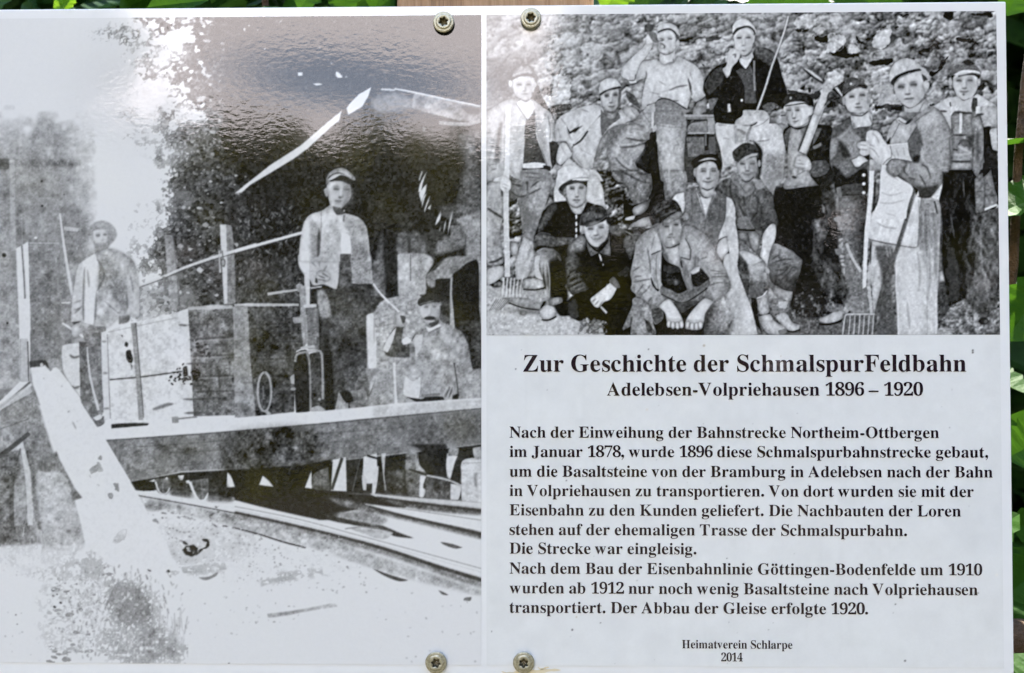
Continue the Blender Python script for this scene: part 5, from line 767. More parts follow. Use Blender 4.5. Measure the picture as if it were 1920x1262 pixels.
    T(1380,420); P([-120,-60,-60,-80,0,20,30,300,20,520,130,820,190,1000,245,1250,-140,1250,-180,900,-60,640], .80, r=.08, n=.03); P([-60,600,30,700,100,960,120,1250,-60,1250],.72,al=.6,soft=6,n=.06); P([0,470,40,560,150,640,130,830,90,720],.3,n=.1); P([50,560,110,560,130,610,70,620],.6,r=.15)

    # ---- crouching man with white cap
    D1 = lambda: F(1000, 330)
    Q3(); P([380,600,430,555,480,540,530,560,570,620,600,700,600,940,480,940,480,800,440,760,420,660], g=(400,0,.72,590,0,.18), n=.06, soft=.8, r=.06); P([470,640,600,600,610,1000,540,960,500,900],.14,n=.05,soft=3); L(.12,.8,10,[440,650,445,760,460,830],[500,680,495,800]); S([470,640,485,760,478,930],(9,9),.66,.9); P([420,640,480,620,470,720,430,700],.72,al=.6,soft=3); L(.62,.6,8,[540,590,565,630]); P([385,600,420,590,410,680,440,760,390,740,380,680],.75,n=.05); P([480,890,570,880,575,915,500,942,480,930], .6, r=.15, n=.06); P([415,985,440,945,480,935,530,970,515,1015,460,1038,420,1020], .78, r=.18, n=.04); P([520,950,620,900,640,1000,560,1010],.14,soft=1); S([430,1038,480,1040,530,1015],9,.15)
    D1(); P([10,690,60,560,110,420,160,340,250,300,370,280,450,410,540,420,600,300,690,320,560,420,520,560,540,660,420,760,400,860,420,1262,300,1262,330,960,230,830,100,810,20,860], .15, n=.05, soft=.7)
    P([30,640,120,430,180,340,260,310,240,400,130,560,60,650], .36, n=.07, soft=2); P([10,700,60,650,140,650,250,690,470,690,480,730,380,770,200,800,60,790,10,850], .42, n=.1, r=.1, soft=1); L(.25,.7,10,[80,690,220,740],[300,720,420,740]); S([20,690,80,640,200,660],9,.6,.6)
    P([370,120,430,85,530,80,600,110,600,190,580,280,540,330,480,350,430,330,390,270], .80, r=.16, rs=4); P([285,160,310,110,360,70,440,40,560,55,625,50,620,130,600,120,540,85,440,90,370,110,350,140,330,180], .24); P([240,290,230,180,255,80,270,0,280,-60,360,-110,440,-120,530,-80,590,-20,620,10,625,55,540,55,440,40,370,70,320,100,285,150,300,190,360,250,370,280], .83, r=.06); P([620,0,700,0,780,130,800,280,820,350,700,320,600,270,600,170],.80,r=.1,n=.03)
    S([370,70,440,35,540,20,625,22],12,.5,.7); S([380,85,450,55,560,62,625,50],8,.45,.6); S([440,42,520,36,620,38],12,.87); L(.3,.3,8,[415,145,465,140],[515,138,560,135]); L(.32,.8,12,[410,130,465,125],[510,125,570,120]); L(.35,.85,13,[435,272,480,268,540,272]); L(.45,.7,10,[465,230,490,240,515,230],[470,295,510,300]); S([495,150,500,220],14,.88,.5); P([380,190,430,200,440,320,390,280],.64,al=.6,soft=3); P([430,340,500,350,560,310,600,300,540,420,500,430,460,420,400,320], .74, r=.12); S([430,345,490,358,560,320],13,.42,.8); L(.6,.6,11,[640,60,700,150],[640,200,760,240],[700,280,800,270])
    for i,y in enumerate((440,520,590,660)): P([473,y,490,y-12,497,y+25,488,y+50,474,y+40],.82,sm=0)
    # ---- smiling man in dark jacket
    D1(); P([400,800,440,740,540,660,620,650,830,700,870,560,960,580,1040,630,1130,700,1140,860,1110,1000,1100,1262,370,1262,380,1080,390,930], .13, n=.045); P([405,800,450,735,530,670,590,700,560,830,450,860,410,900], .58, n=.08, soft=3.5); P([385,940,430,900,470,960,430,1080,480,1150,400,1262,370,1250,375,1100],.40,n=.1,soft=3); L(.6,.65,14,[390,1130,480,1060],[390,1180,500,1110],[380,1230,520,1170],[400,950,470,970]); P([850,580,940,570,1040,630,960,670,880,640],.42,n=.07,soft=2); P([1040,660,1130,700,1140,820,1080,800,1030,720],.34,n=.08,soft=2); L(.5,.5,10,[1050,700,1130,720],[1040,760,1130,760],[1060,820,1130,800],[1050,900,1110,880])
    P([600,730,640,780,740,820,830,740,860,640,865,900,780,880,730,870,650,905], .46, n=.06, r=.1); P([630,790,740,830,830,740,850,830,740,850,680,840],.16); P([525,560,580,600,600,700,560,640],.6,al=0); P([735,870,760,900,775,965,755,950], .8); P([775,980,795,1000,785,1020],.7); P([795,1045,812,1060,800,1070],.7); L(.4,.7,9,[620,1040,710,1052],[880,1025,930,990])
    P([560,560,620,540,700,520,800,480,835,560,840,620,820,700,790,760,730,800,670,790,620,740,590,680,570,620], .86, r=.16, rs=4, n=.015); E(545,600,24,52,.82,r=.15); E(842,575,16,40,.78)
    P([520,555,540,460,580,390,660,335,740,330,810,370,830,430,820,490,700,545,610,565], .22, n=.09); P([560,440,640,400,700,420,800,430,800,450,640,500,560,520],.44,n=.1,soft=1.5,al=.8); S([560,560,650,550,760,500,820,455],9,.5,.5); S([590,572,700,545,815,480],8,.15); L(.3,.3,8,[615,600,670,590],[730,580,795,572]); L(.45,.6,11,[610,585,680,570],[720,565,800,555]); L(.3,.9,15,[645,685,690,712,770,690,785,665]); S([660,695,710,710,765,690],14,.9,.95,taper=1); L(.45,.8,12,[670,660,705,672,745,655],[650,650,635,690],[770,650,790,690]); P([760,620,835,600,800,740,730,795,780,700],.66,al=.7,soft=3); S([670,795,730,812,800,750],12,.3); P([820,480,850,450,880,500,850,560],.2)
    T(900,420); P([970,640,1010,540,990,400,1100,360,1502,640,1502,700,1330,790,1250,760,1160,800,1040,800], .15, n=.05); P([980,400,1040,300,1100,400,1090,500,1000,540,985,450],.40,n=.09,soft=3); P([970,700,1000,590,1120,550,1180,680,1280,770,1200,800,1060,790],.30,n=.1,soft=2); L(.56,.65,14,[990,620,1080,560],[990,680,1130,620],[1010,730,1160,660],[1060,760,1200,700],[1000,580,1080,530]); L(.08,.7,12,[1000,650,1100,600],[1020,710,1150,640]); P([1180,850,1200,790,1290,760,1310,800,1250,830,1220,900,1190,890], .5, r=.12, n=.08)
    P([1000,900,1050,820,1180,860,1400,950,1502,900,1502,1230,1400,1150,1180,1110,1060,1070,990,980], .13, n=.05); P([990,960,1040,870,1110,900,1110,1010,1040,1050],.34,n=.1,soft=3); P([1050,1080,1090,1110,1170,1130,1150,1160,1080,1140],.7); 
    T(1140,420); P([-20,680,60,620,110,690,60,760,0,740],.52,n=.09,r=.1); P([-100,260,20,160,100,100,240,200,280,330,240,520,100,600,20,630,-100,560],.13,n=.05); P([170,180,330,90,380,160,300,300,250,380,200,300],.40,n=.09,soft=2); L(.55,.6,9,[190,230,270,210],[220,290,290,260],[180,190,270,150],[240,400,270,380]); P([100,560,200,480,260,470,240,640,120,650],.22,n=.08,soft=2); P([0,640,240,600,300,820,240,1000,160,1180,0,1240],.12,n=.05); P([-20,880,30,860,60,910,10,960],.4,n=.1); P([0,20,80,20,200,90,120,130,20,80],.42,n=.08,soft=2)

    F(0,0,1); P([1060,585,1068,560,1100,545,1190,545,1192,628,1135,629,1126,604,1085,600], .13, n=.05, soft=1); P([1064,570,1080,560,1084,596,1070,598],.34,soft=2,al=.7); c.TX([1090,600,1135,602,1140,628,1080,628],.35,.3,3)
    T(900,420); P([1240,850,1290,800,1420,700,1490,640,1545,680,1535,740,1470,850,1400,880,1340,940,1290,930], .84, r=.14, rs=4); L(.38,.8,11,[1290,920,1340,860],[1340,940,1380,870],[1260,880,1310,840]); S([1360,930,1430,1005],24,.72); P([1450,640,1500,590,1560,650,1580,720,1530,720],.5,r=.1)
    # ---- front man, centre
    T(1140,420)
    P([310,1262,480,1100,700,900,870,860,1130,900,1250,1000,1100,1262], .14, n=.05); P([250,1262,260,1150,170,1200,165,1170,270,920,280,840,340,820,450,880,480,940,600,960,620,1060,550,1130,520,1120,500,1030,520,1160,545,1220,520,1262], .60, r=.14, n=.08); L(.25,.8,14,[270,1040,250,1160],[400,1060,460,1130,520,1220],[460,1200,500,1180]); P([490,960,600,950,625,1050,545,1130,500,1060],.34,n=.09); P([420,1080,480,1120,500,1240,440,1200],.25,n=.1,al=.8)
    P([1080,1262,1090,1000,1190,890,1290,800,1380,870,1420,990,1410,1150,1370,1262], .60, r=.12, n=.08, g=(1300,880,.74,1120,1150,.40)); P([1090,980,1200,900,1200,1010,1110,1160,1080,1140],.25,al=.8,soft=4,n=.08); L(.25,.7,12,[1120,1250,1200,1200],[1350,1180,1400,1080]); P([1340,900,1420,1000,1410,1100,1360,1240,1420,1262,1500,1262,1502,700,1380,800],.68,al=.8,n=.05,soft=2)
    P([250,560,290,380,320,200,400,100,490,50,580,30,700,80,860,20,960,40,1110,130,1190,250,1260,400,1330,520,1380,680,1370,740,1250,860,1200,870,1090,830,1130,690,1140,610,1060,500,1010,460,960,720,880,760,640,770,590,760,560,720,480,600,600,780,660,850,580,930,500,950,440,880,310,790,255,730,270,660], .66, r=.13, rs=7, n=.045)
    P([610,680,720,760,800,780,940,740,1040,690,1150,640,1140,700,1000,830,890,880,820,900,740,860,640,830,590,760], .42, n=.07); P([590,700,700,740,800,790,920,800,1060,720,1120,690,1060,800,880,880,820,880,740,850,600,790],.50,n=.07,al=.7); S([600,790,720,850,820,890,900,870,1040,780,1120,720],13,.2); P([600,800,700,850,800,890,980,850,1100,800,1060,860,900,960,830,1000,720,930],.42,n=.09,al=.6)
    P([610,330,680,430,800,490,840,600,890,740,800,780,720,750,610,680,600,520], .14, n=.05); P([630,460,800,490,820,540,700,560,620,520],.25,n=.06); P([650,560,800,600,830,660,740,690,650,650],.24,n=.09,soft=3); E(765,660,22,26,.5,soft=1.5); P([940,560,1040,500,1140,610,1030,700,960,700],.18,n=.06); P([930,540,990,485,1030,490,1030,530,950,570], .86, r=.1)
    P([650,260,810,220,820,480,770,470,700,430,670,360], .72, r=.12, n=.03); P([570,180,600,210,690,440,640,400,600,280],.5,n=.05,r=.1); P([485,340,540,100,570,90,600,290],.76,r=.08); P([815,120,860,80,930,290,920,400,810,370], .70, r=.1); S([485,345,590,300],9,.28); S([820,375,925,405,930,290,870,160],10,.3); P([620,370,640,410,690,450,620,420],.12); P([815,400,860,420,930,640,960,730,910,770,880,680,840,520],.62,r=.12); S([820,420,835,490],12,.15); S([550,340,540,540,570,740],9,.42,.7); S([610,320,600,540],9,.2,.8)
    P([480,590,540,720,580,740,560,760,500,690],.12); L(.36,.75,12,[270,540,360,480],[280,660,420,630,480,620],[320,790,370,720,400,680],[450,880,500,820],[440,260,470,420,480,560],[290,600,400,580],[370,800,440,740,480,680]); L(.36,.7,12,[1010,460,1020,370],[980,480,985,350],[1040,400,1120,370],[1150,520,1280,540],[1160,600,1300,590,1350,600],[1130,700,1250,660,1360,680],[1190,560,1320,560]); P([960,350,1000,360,1010,460,985,520,950,520],.40,al=.6,soft=3); P([1300,600,1370,620,1370,740,1270,740],.5,al=.5,n=.08,soft=3); L(.8,.5,14,[320,560,440,600],[400,700,500,780],[1180,640,1300,640])
    P([570,930,640,860,690,850,760,930,820,1030,850,1110,840,1170,680,1160,660,1080,640,1000], .84, r=.2, rs=4, n=.01, fab=.015); P([870,1110,900,1040,960,960,1090,840,1190,880,1100,1000,1080,1100,1040,1190,870,1180], .84, r=.2, rs=4, n=.01, fab=.015); [E(x,y,24,46,.83,rot=q,r=.22,rs=2,oc=.5,fab=0) for x,y,q in ((685,1125,.1),(733,1140,0),(783,1142,-.05),(828,1130,-.15))]; [E(x,y,24,46,.83,rot=q,r=.22,rs=2,oc=.5,fab=0) for x,y,q in ((900,1135,.15),(948,1150,.05),(998,1150,0),(1042,1138,-.1))]; L(.6,.6,12,[650,1060,730,1075,830,1070],[890,1075,960,1090,1060,1075]); P([640,930,700,880,760,960,800,1040,720,1050],.80,soft=4,al=.6)
    P([560,80,620,30,740,30,840,40,830,130,800,220,720,265,660,262,600,200], .70, r=.16, n=.02); S([660,265,740,255,810,220],14,.3,.9); P([710,150,735,150,755,220,730,230],.88)
    D2(); P([20,540,70,540,210,470,230,540,220,640,190,740,110,800,50,790,10,720,-20,640,-20,570], .72, r=.12, n=.02); L(.28,.8,16,[40,570,90,565],[140,550,195,545]); L(.4,.8,12,[80,660,110,670,140,655],[60,690,150,690]); S([110,580,100,650],13,.6,.5); P([110,690,130,690,150,760,130,770],.88); P([0,560,40,560,60,700,10,700],.5,al=.5,soft=4)
    P([230,470,270,410,305,430,300,490,250,500],.7,r=.1); P([210,480,250,470,250,540,225,560],.36,n=.05)
    F(1140,330); P([480,520,470,430,520,340,600,290,680,270,760,280,800,330,830,400,810,450,740,460,640,500,560,560,520,580,500,560], .22, n=.12, nk=(3,6)); P([620,520,680,460,800,400,840,420,820,470,740,500,660,545,610,560], .56, n=.06, r=.1); L(.5,.6,14,[530,420,620,360,700,330],[560,480,660,430,780,380],[520,390,560,340]); L(.12,.7,14,[500,480,600,430],[640,380,760,320]); P([500,560,560,530,610,540,600,590,540,590],.55,al=.7)
    # ---- second pass: collars, cuffs, legs
    T(0,0)
    F(0,0,1); P([1768,322,1800,324,1826,322,1830,400,1868,430,1872,560,1840,585,1808,560,1780,575,1766,500], .17, n=.07, sm=0, soft=1, r=.02, fab=.05, oc=0); P([1822,405,1868,405,1872,560,1850,590,1815,570], .38, n=.08, soft=2, r=.05, fab=.07, oc=0); P([1776,460,1790,470,1800,560,1780,570],.32,al=.7,soft=2); L(.62,.6,2,[1838,420,1842,500,1856,570],[1782,400,1790,450],[1806,335,1808,372]); P([1812,480,1830,470,1826,520],.12,al=.8,soft=1)
    D1(); P([600,725,632,790,735,862,655,905,622,840,606,770], .50, r=.1, n=.06); P([862,650,868,900,790,882,742,862,800,800,846,735], .48, r=.1, n=.06); P([640,775,735,850,830,740,800,800,738,855,680,830],.14); P([735,870,760,900,775,965,755,950], .82); P([775,980,795,1000,785,1020],.72); L(.55,.6,8,[600,725,622,840,655,905],[868,780,868,900])
    T(1630,200); P([160,640,245,575,230,430,430,418,445,520,485,622,400,604,250,590,190,655], .76, n=.02, soft=.8); S([150,655,200,600,250,560,235,440], 13, .42, .6); L(.5,.6,9,[300,470,330,560],[380,450,400,560],[250,520,300,580]); S([210,432,430,414],10,.84); S([190,655,260,595,400,606,480,622], 12, .34,.7); P([300,140,345,120,420,170,400,200,330,180],.82,r=.1); P([480,140,500,120,700,-10,720,20,560,130,430,230],.72,r=.1,al=.8); S([330,150,400,190,490,140],9,.3,.8)
    Q4(); P([1190,520,1240,540,1250,700,1210,640],.62,al=.6,soft=3); P([1290,300,1335,300,1335,900,1300,700],.60,al=.6,soft=4); P([1070,560,1110,560,1100,900,1060,900],.70,al=.5,soft=5); L(.55,.6,14,[1180,560,1200,700,1190,840],[1260,520,1270,700,1255,900],[1110,900,1130,1100],[1300,500,1312,760])
    T(1380,0); P([-10,620,60,640,110,660,100,700,40,690],.7,al=.0)
    Q(); P([45,900,110,880,140,1000,130,1150,45,1200],.60,al=.5,soft=4,n=.05,r=.04,oc=0,fab=.05); P([420,800,440,900,470,1060,440,1050,400,900],.62,al=.5,soft=2); P([330,850,380,800,386,930,330,1000],.36,al=.5,soft=3); L(.4,.6,6,[560,820,600,870],[700,760,760,780],[900,880,860,960],[1050,760,1080,800],[600,900,640,980],[1240,560,1300,600],[1460,500,1480,560],[1180,640,1260,660])
    # ---- faces, modelled softly
    Q(); c.FC(275,590,340,590,308,632,312,655,.8); c.FC(884,668,944,662,910,712,918,742,1,.5)
    T(1140,0); c.FC(615,455,700,440,600,490,615,540,.7,0,-1)
    T(1380,0); c.FC(35,428,140,424,85,510,85,570,.8)
    T(1630,0); c.FC(360,985,500,960,430,1055,450,1112,.9); c.FC(1012,910,1135,908,1072,990,1070,1032,1,.4)
    T(1380,0); c.FC(1305,1092,1425,1075,1372,1165,1385,1208,.9)
    T(1380,200); c.FC(600,42,690,42,650,125,665,168,1,0,-1); c.FC(75,645,185,645,128,720,130,765,1,1)
    T(1140,200); c.FC(1078,728,1190,726,1130,805,1128,845,1,.8)
    D1(); c.FC(440,145,540,138,492,232,488,275,1); c.FC(645,598,765,582,705,665,720,705,1,.9)
    D2(); c.FC(62,572,165,550,108,650,112,692,.9)
    # digging fork on the ground, lower right
    T(1380,420); P([1205,1010,1502,1000,1560,1000,1570,1262,1190,1262],.42,al=.7,n=.1); S([1200,1262,1215,1130,1235,1030,1270,1018,1502,1015,1565,1015],17,.74,.95)
    for x in (1280,1335,1390,1440,1495,1545): S([x+6,1025,x,1130,x-12,1262],13,.72,.95)
    # film grain and print softness over everything
    c.A = np.clip(c.A, 0, 1); c.A = .54 + (c.A - .54) * 1.2; k_ = np.maximum(c.A - .74, 0); c.A = c.A - .3 * k_
    c.A -= .04 * np.clip(1 - np.abs(2 * c.A - 1), 0, 1); c.A += .010 * c.N[1.6] * (1 - np.abs(c.A - .5)) + .010 * c.fbm(3, 6)
    c.A = blur(c.A, .4); c.crisp(.55, 2.2)
    return c
# ================================================================= setting: ground and the wood behind the viewer
GZ = -1.25
M_GROUND = mat_rough('forest_soil', [(.05, .038, .022), (.085, .07, .04), (.06, .075, .03)], 3)
bm = bmesh.new(); bmesh.ops.create_grid(bm, x_segments=60, y_segments=60, size=40)
for v in bm.verts: v.co.z = GZ + .10 * math.sin(v.co.x * .7 + 1) * math.sin(v.co.y * .6) * min(1, abs(v.co.y) / 4)
ground = link('ground', bm_mesh('ground', bm, True), M_GROUND); tag(ground, kind='structure')

M_WOOD_FAR = mat_leaf('woodland_leaf', (.065, .068, .004), (.17, .155, .010), .25)
def woodland():
    """trees standing in an arc opposite the board; their canopy leaves one gap of sky"""
    rng = np.random.default_rng(77); P = []
    def reach(az, el):
        # which directions hold foliage: a wall of leaves with a gap of sky a little to the left, wider higher up
        lo = 16 + np.clip((az - 2) / 14, 0, 1) * 60 + np.clip((-30 - az) / 5, 0, 1) * 60
        wide = (el > 33) & (np.abs(az + 8) < 30 + (el - 33) * 5)
        return (el < lo) & ~wide
    n = 62000
    az = rng.uniform(-115, 115, n); el = rng.uniform(-14, 76, n); r = rng.uniform(6.5, 9.5, n)
    wob = rng.normal(0, .7, n) + .5 * np.sin(az * .9) + .4 * np.sin(az * 2.3 + 1)
    keep = reach(az + rng.normal(0, .8, n), el - wob)
    az, el, r = az[keep], el[keep], r[keep]
    a, e = np.radians(az), np.radians(el)
    c = np.stack([r * np.sin(a) * np.cos(e), -r * np.cos(a) * np.cos(e), r * np.sin(e)], 1)
    c[:, 2] = np.maximum(c[:, 2], GZ + .1)
    k = len(c); s = rng.uniform(.14, .30, k)[:, None]
    u = rng.standard_normal((k, 3)); u /= np.linalg.norm(u, axis=1)[:, None]
    w = np.cross(u, rng.standard_normal((k, 3))); w /= np.linalg.norm(w, axis=1)[:, None]
    co = np.stack([c - u * s, c + w * s * .6, c + u * s, c - w * s * .6], 1).reshape(-1, 3)
    m = mesh_np('woodland', co, np.arange(4 * k).reshape(-1, 4))
    o = link('woodland', m, M_WOOD_FAR)
    tag(o, 'dark leafy wood across the path, mirrored in the glossy board below a patch of sky', 'wood', kind='stuff')
woodland()
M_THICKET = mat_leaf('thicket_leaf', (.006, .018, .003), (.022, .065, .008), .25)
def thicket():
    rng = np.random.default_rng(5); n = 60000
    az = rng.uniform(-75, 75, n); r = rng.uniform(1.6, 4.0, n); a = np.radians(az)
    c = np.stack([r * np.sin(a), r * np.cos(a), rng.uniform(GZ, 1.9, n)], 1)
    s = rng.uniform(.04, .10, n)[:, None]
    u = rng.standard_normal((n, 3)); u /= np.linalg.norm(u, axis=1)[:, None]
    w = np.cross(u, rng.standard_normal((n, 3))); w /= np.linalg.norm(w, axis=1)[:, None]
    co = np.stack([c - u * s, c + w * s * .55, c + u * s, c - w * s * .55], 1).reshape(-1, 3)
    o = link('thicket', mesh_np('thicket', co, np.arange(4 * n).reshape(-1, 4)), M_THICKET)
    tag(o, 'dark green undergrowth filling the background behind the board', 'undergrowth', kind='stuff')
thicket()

# ================================================================= wooden post carrying the board
M_POST = mat_wood()
pl, pr = at(741, 8, .004).x, at(1115, 8, .004).x
post = empty('wooden_post', ((pl + pr) / 2, .05, GZ))
tag(post, 'weathered brown wooden post standing behind the board', 'post')
bm = bmesh.new(); box_bm(bm, (pl, .0046, GZ - .1), (pr, .098, .26), .005, 3)
link('post_shaft', bm_mesh('post_shaft', bm), M_POST, post)
# a sawn rail that shows low down behind the right edge
# ================================================================= the information board
U = .00025                                       # one board unit: a quarter of a millimetre
board = empty('information_board', (0, 0, -.165))
tag(board, 'white glossy information board with two old black and white photographs and German text', 'sign')
bm = bmesh.new(); box_bm(bm, (-1090 * U, 0, -668 * U), (903.9 * U, .0035, 649.5 * U), .0006, 2)
panel = link('panel', bm_mesh('panel', bm), mat_plain('white_panel', (.80, .82, .815)), board)
M_PRINT = mat_print()
def lin(v):
    v = np.asarray(v, np.float64); return np.where(v <= .04045, v / 12.92, ((v + .055) / 1.055) ** 2.4)
WHITE = lin(.86)
def printed_sheet(name, cv, x0, x1, z0, z1, step, tint, label, lift=.0002, spots=()):
    """flat print: a fine grid in the board plane carrying the painted tones as its own colour"""
    nx = int((x1 - x0) / step) + 1; nz = int((z1 - z0) / step) + 1
    X, Z = np.meshgrid(np.linspace(x0, x1, nx) * U, np.linspace(z0, z1, nz) * U)
    px, py = to_px(X, Z, -lift)
    A = cv.get(); fx = np.clip(px - cv.x0 - .5, 0, cv.w - 1.01); fy = np.clip(py - cv.y0 - .5, 0, cv.h - 1.01)
    xi = fx.astype(int); yi = fy.astype(int); fx -= xi; fy -= yi
    t = (A[yi, xi] * (1 - fx) + A[yi, xi + 1] * fx) * (1 - fy) + (A[yi + 1, xi] * (1 - fx) + A[yi + 1, xi + 1] * fx) * fy
    alb = lin(t) * (.80 / WHITE)
    col = np.ones((nz, nx, 4), np.float32)
    for i in range(3): col[..., i] = alb * tint[i]
    for sx, sy, rad, c, al in spots:
        m = np.clip(1.2 - np.hypot(px - sx, py - sy) / rad, 0, 1)[..., None] * al
        col[..., :3] = col[..., :3] * (1 - m) + np.array(c) * m
    co = np.stack([X, np.full_like(X, -lift), Z], -1).reshape(-1, 3)
    i = np.arange(nz * nx).reshape(nz, nx)
    f = np.stack([i[:-1, :-1], i[:-1, 1:], i[1:, 1:], i[1:, :-1]], -1).reshape(-1, 4)
    m = mesh_np(name, co, f, True)
    ca = m.color_attributes.new('tone', 'FLOAT_COLOR', 'POINT'); ca.data.foreach_set('color', col.ravel())
    o = link(name, m, M_PRINT, board); tag(o, label); return o
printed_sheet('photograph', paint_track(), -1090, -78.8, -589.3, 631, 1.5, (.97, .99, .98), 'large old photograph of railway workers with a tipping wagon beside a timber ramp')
printed_sheet('photograph', paint_group(), -69.1, 884.8, 25.8, 631.1, 1.4, (.97, .99, .98), 'old photograph of fifteen quarry workers posing with caps, forks and a pickaxe')
def paint_paper():
    c = Canvas(895, 615, 1000, 660, 5, .845)
    c.A += .005 * c.N[40] + .003 * c.N[14] + .002 * c.N[3]
    y_ = np.mgrid[0:c.h, 0:c.w][0] / c.h; st = resize(c.rng.standard_normal((6, c.w // 9)).astype(np.float32), c.h, c.w); c.A -= .006 * np.clip(st - .8, 0, 2) * (1 - .5 * y_)
    g = np.random.default_rng(8); c.F(0, 0, 1)
    for i in range(70): c.E(g.uniform(915, 1870), g.uniform(640, 1245), g.uniform(.5, 1.1), g.uniform(.5, 1.0), g.uniform(.35, .72), soft=.3, n=0, al=.8)
    for x, y, r_ in ((1824, 657, 1.6), (1824, 661, 1.6), (1073, 1181, 1.6), (1126, 1168, 1.1), (967, 692, 1.1), (1216, 655, 1), (1062, 901, 1), (1679, 1133, 1.2), (1697, 1239, 1.6), (1834, 1112, 1), (1363, 1047, 1), (922, 1184, .9)): c.E(x, y, r_, r_, .2, soft=.3, n=0)
    return c
SP = [(1320, 648, 3, (.40, .33, .22), .8), (1081, 1157, 1.6, (.4, .3, .15), .8), (1464, 668, 1.4, (.4, .33, .2), .7), (1213, 768, 3, (.72, .66, .55), .5), (1869, 1078, 3.5, (.8, .8, .74), .8)]
printed_sheet('text_sheet', paint_paper(), -69.1, 884.8, -589.3, 25.3, 1.6, (.955, .985, .97), 'white text sheet under the group photograph, dotted with dirt specks', spots=SP)

# ----------------------------------------------------------------- lettering (bold serif alphabet of the built-in font)
M_INK = mat_ink()
def bold(s):
    o = ''
    for ch in s:
        if 'A' <= ch <= 'Z': o += chr(0x1D400 + ord(ch) - 65)
        elif 'a' <= ch <= 'z': o += chr(0x1D41A + ord(ch) - 97)
        elif '0' <= ch <= '9': o += chr(0x1D7CE + ord(ch) - 48)
        else: o += ch
    return o
ADV = dict(zip('ABCDEFGHIJKLMNOPQRSTUVWXYZ', (722, 667, 722, 722, 667, 611, 778, 778, 389, 500, 778, 667, 944, 722, 778, 611, 778, 722, 556, 667, 722, 722, 1000, 722, 722, 667)))
ADV.update(zip('abcdefghijklmnopqrstuvwxyz', (500, 556, 444, 556, 444, 333, 500, 556, 278, 333, 556, 278, 833, 556, 500, 556, 556, 444, 389, 333, 556, 500, 722, 500, 500, 444)))
ADV.update({c: 500 for c in '0123456789'}); ADV.update({' ': 250, '.': 250, ',': 250, '-': 333, '–': 500, 'ö': 500})
GL = {}
def glyph(ch):
    """(vertices, faces) of one letter at size 1"""
    if ch in GL: return GL[ch]
    def disc(cx, cy, r, n=18): return [(cx + r * math.cos(2 * math.pi * i / n), cy + r * math.sin(2 * math.pi * i / n)) for i in range(n)]
    def polys(*ps):
        v, f = [], []
        for p in ps: f.append(list(range(len(v), len(v) + len(p)))); v += p
        return v, f
    if ch == '.': g = polys(disc(.125, .075, .088))
    elif ch == ',': g = polys(disc(.125, .075, .088), [(.145, -.012), (.213, .07), (.205, .01), (.165, -.09), (.075, -.165), (.065, -.145), (.125, -.09), (.152, -.04)])
    elif ch == '-': g = polys([(.044, .171), (.287, .171), (.287, .287), (.044, .287)])
    elif ch == '–': g = polys([(0, .19), (.5, .19), (.5, .262), (0, .262)])
    elif ch == ' ': g = ([], [])
    elif ch == 'ö':
        v, f = glyph('o'); v2, f2 = polys(disc(.155, .60, .078), disc(.345, .60, .078)); k = len(v)
        g = (list(v) + v2, list(f) + [[i + k for i in q] for q in f2])
    else:
        cu = bpy.data.curves.new('g', 'FONT'); cu.body = bold(ch); cu.size = 1; cu.resolution_u = 4
        ob = bpy.data.objects.new('g', cu); COL.objects.link(ob)
        me = bpy.data.meshes.new_from_object(ob.evaluated_get(bpy.context.evaluated_depsgraph_get()))
        g = ([(v.co.x, v.co.y) for v in me.vertices], [list(p.vertices) for p in me.polygons])
        bpy.data.objects.remove(ob); bpy.data.curves.remove(cu); bpy.data.meshes.remove(me)
    GL[ch] = g; return g
def text_line(name, s, x0, yb0, x1, yb1, size_px):
    a, b = at(x0, yb0), at(x1, yb1); z = (a.z + b.z) / 2
    v, f, pen = [], [], 0.0
    for ch in s:
        gv, gf = glyph(ch); k = len(v)
        v += [(x + pen, y) for x, y in gv]; f += [[i + k for i in q] for q in gf]; pen += ADV[ch] / 1000
    xs = [q[0] for q in v]; sz = size_px * U * 1.0; kx = (b.x - a.x) / (max(xs) - min(xs)); x_ = min(xs)
    m = bpy.data.meshes.new(name); m.from_pydata([(a.x + (x - x_) * kx, -.0004, z + y * sz) for x, y in v], [], f); m.update()
    return link(name, m, M_INK, board)
text_line('title_line', 'Zur Geschichte der SchmalspurFeldbahn', 981, 696.4, 1811, 697, 46)
text_line('subtitle_line', 'Adelebsen-Volpriehausen 1896 – 1920', 1137.5, 741.4, 1730, 742, 35.2)
for s, y0, x1, y1 in (('Nach der Einweihung der Bahnstrecke Northeim-Ottbergen', 820.1, 1760, 821.5), ('im Januar 1878, wurde 1896 diese Schmalspurbahnstrecke gebaut,', 856.7, 1851.8, 857.7),
        ('um die Basaltsteine von der Bramburg in Adelebsen nach der Bahn', 893.2, 1860.5, 895.4), ('in Volpriehausen zu transportieren. Von dort wurden sie mit der', 929.3, 1825, 932),
        ('Eisenbahn zu den Kunden geliefert. Die Nachbauten der Loren', 965.7, 1801, 968.4), ('stehen auf der ehemaligen Trasse der Schmalspurbahn.', 1002.3, 1700, 1005),
        ('Die Strecke war eingleisig.', 1038, 1305.5, 1038.8), ('Nach dem Bau der Eisenbahnlinie Göttingen-Bodenfelde um 1910', 1074, 1841, 1079.5),
        ('wurden ab 1912 nur noch wenig Basaltsteine nach Volpriehausen', 1110.6, 1832.5, 1116.9), ('transportiert. Der Abbau der Gleise erfolgte 1920.', 1147.2, 1627, 1152.6)):
    text_line('text_line', s, 955.3, y0, x1, y1, 30.4)
text_line('credit_line', 'Heimatverein Schlarpe', 1278.4, 1215, 1485.3, 1216, 22.6)
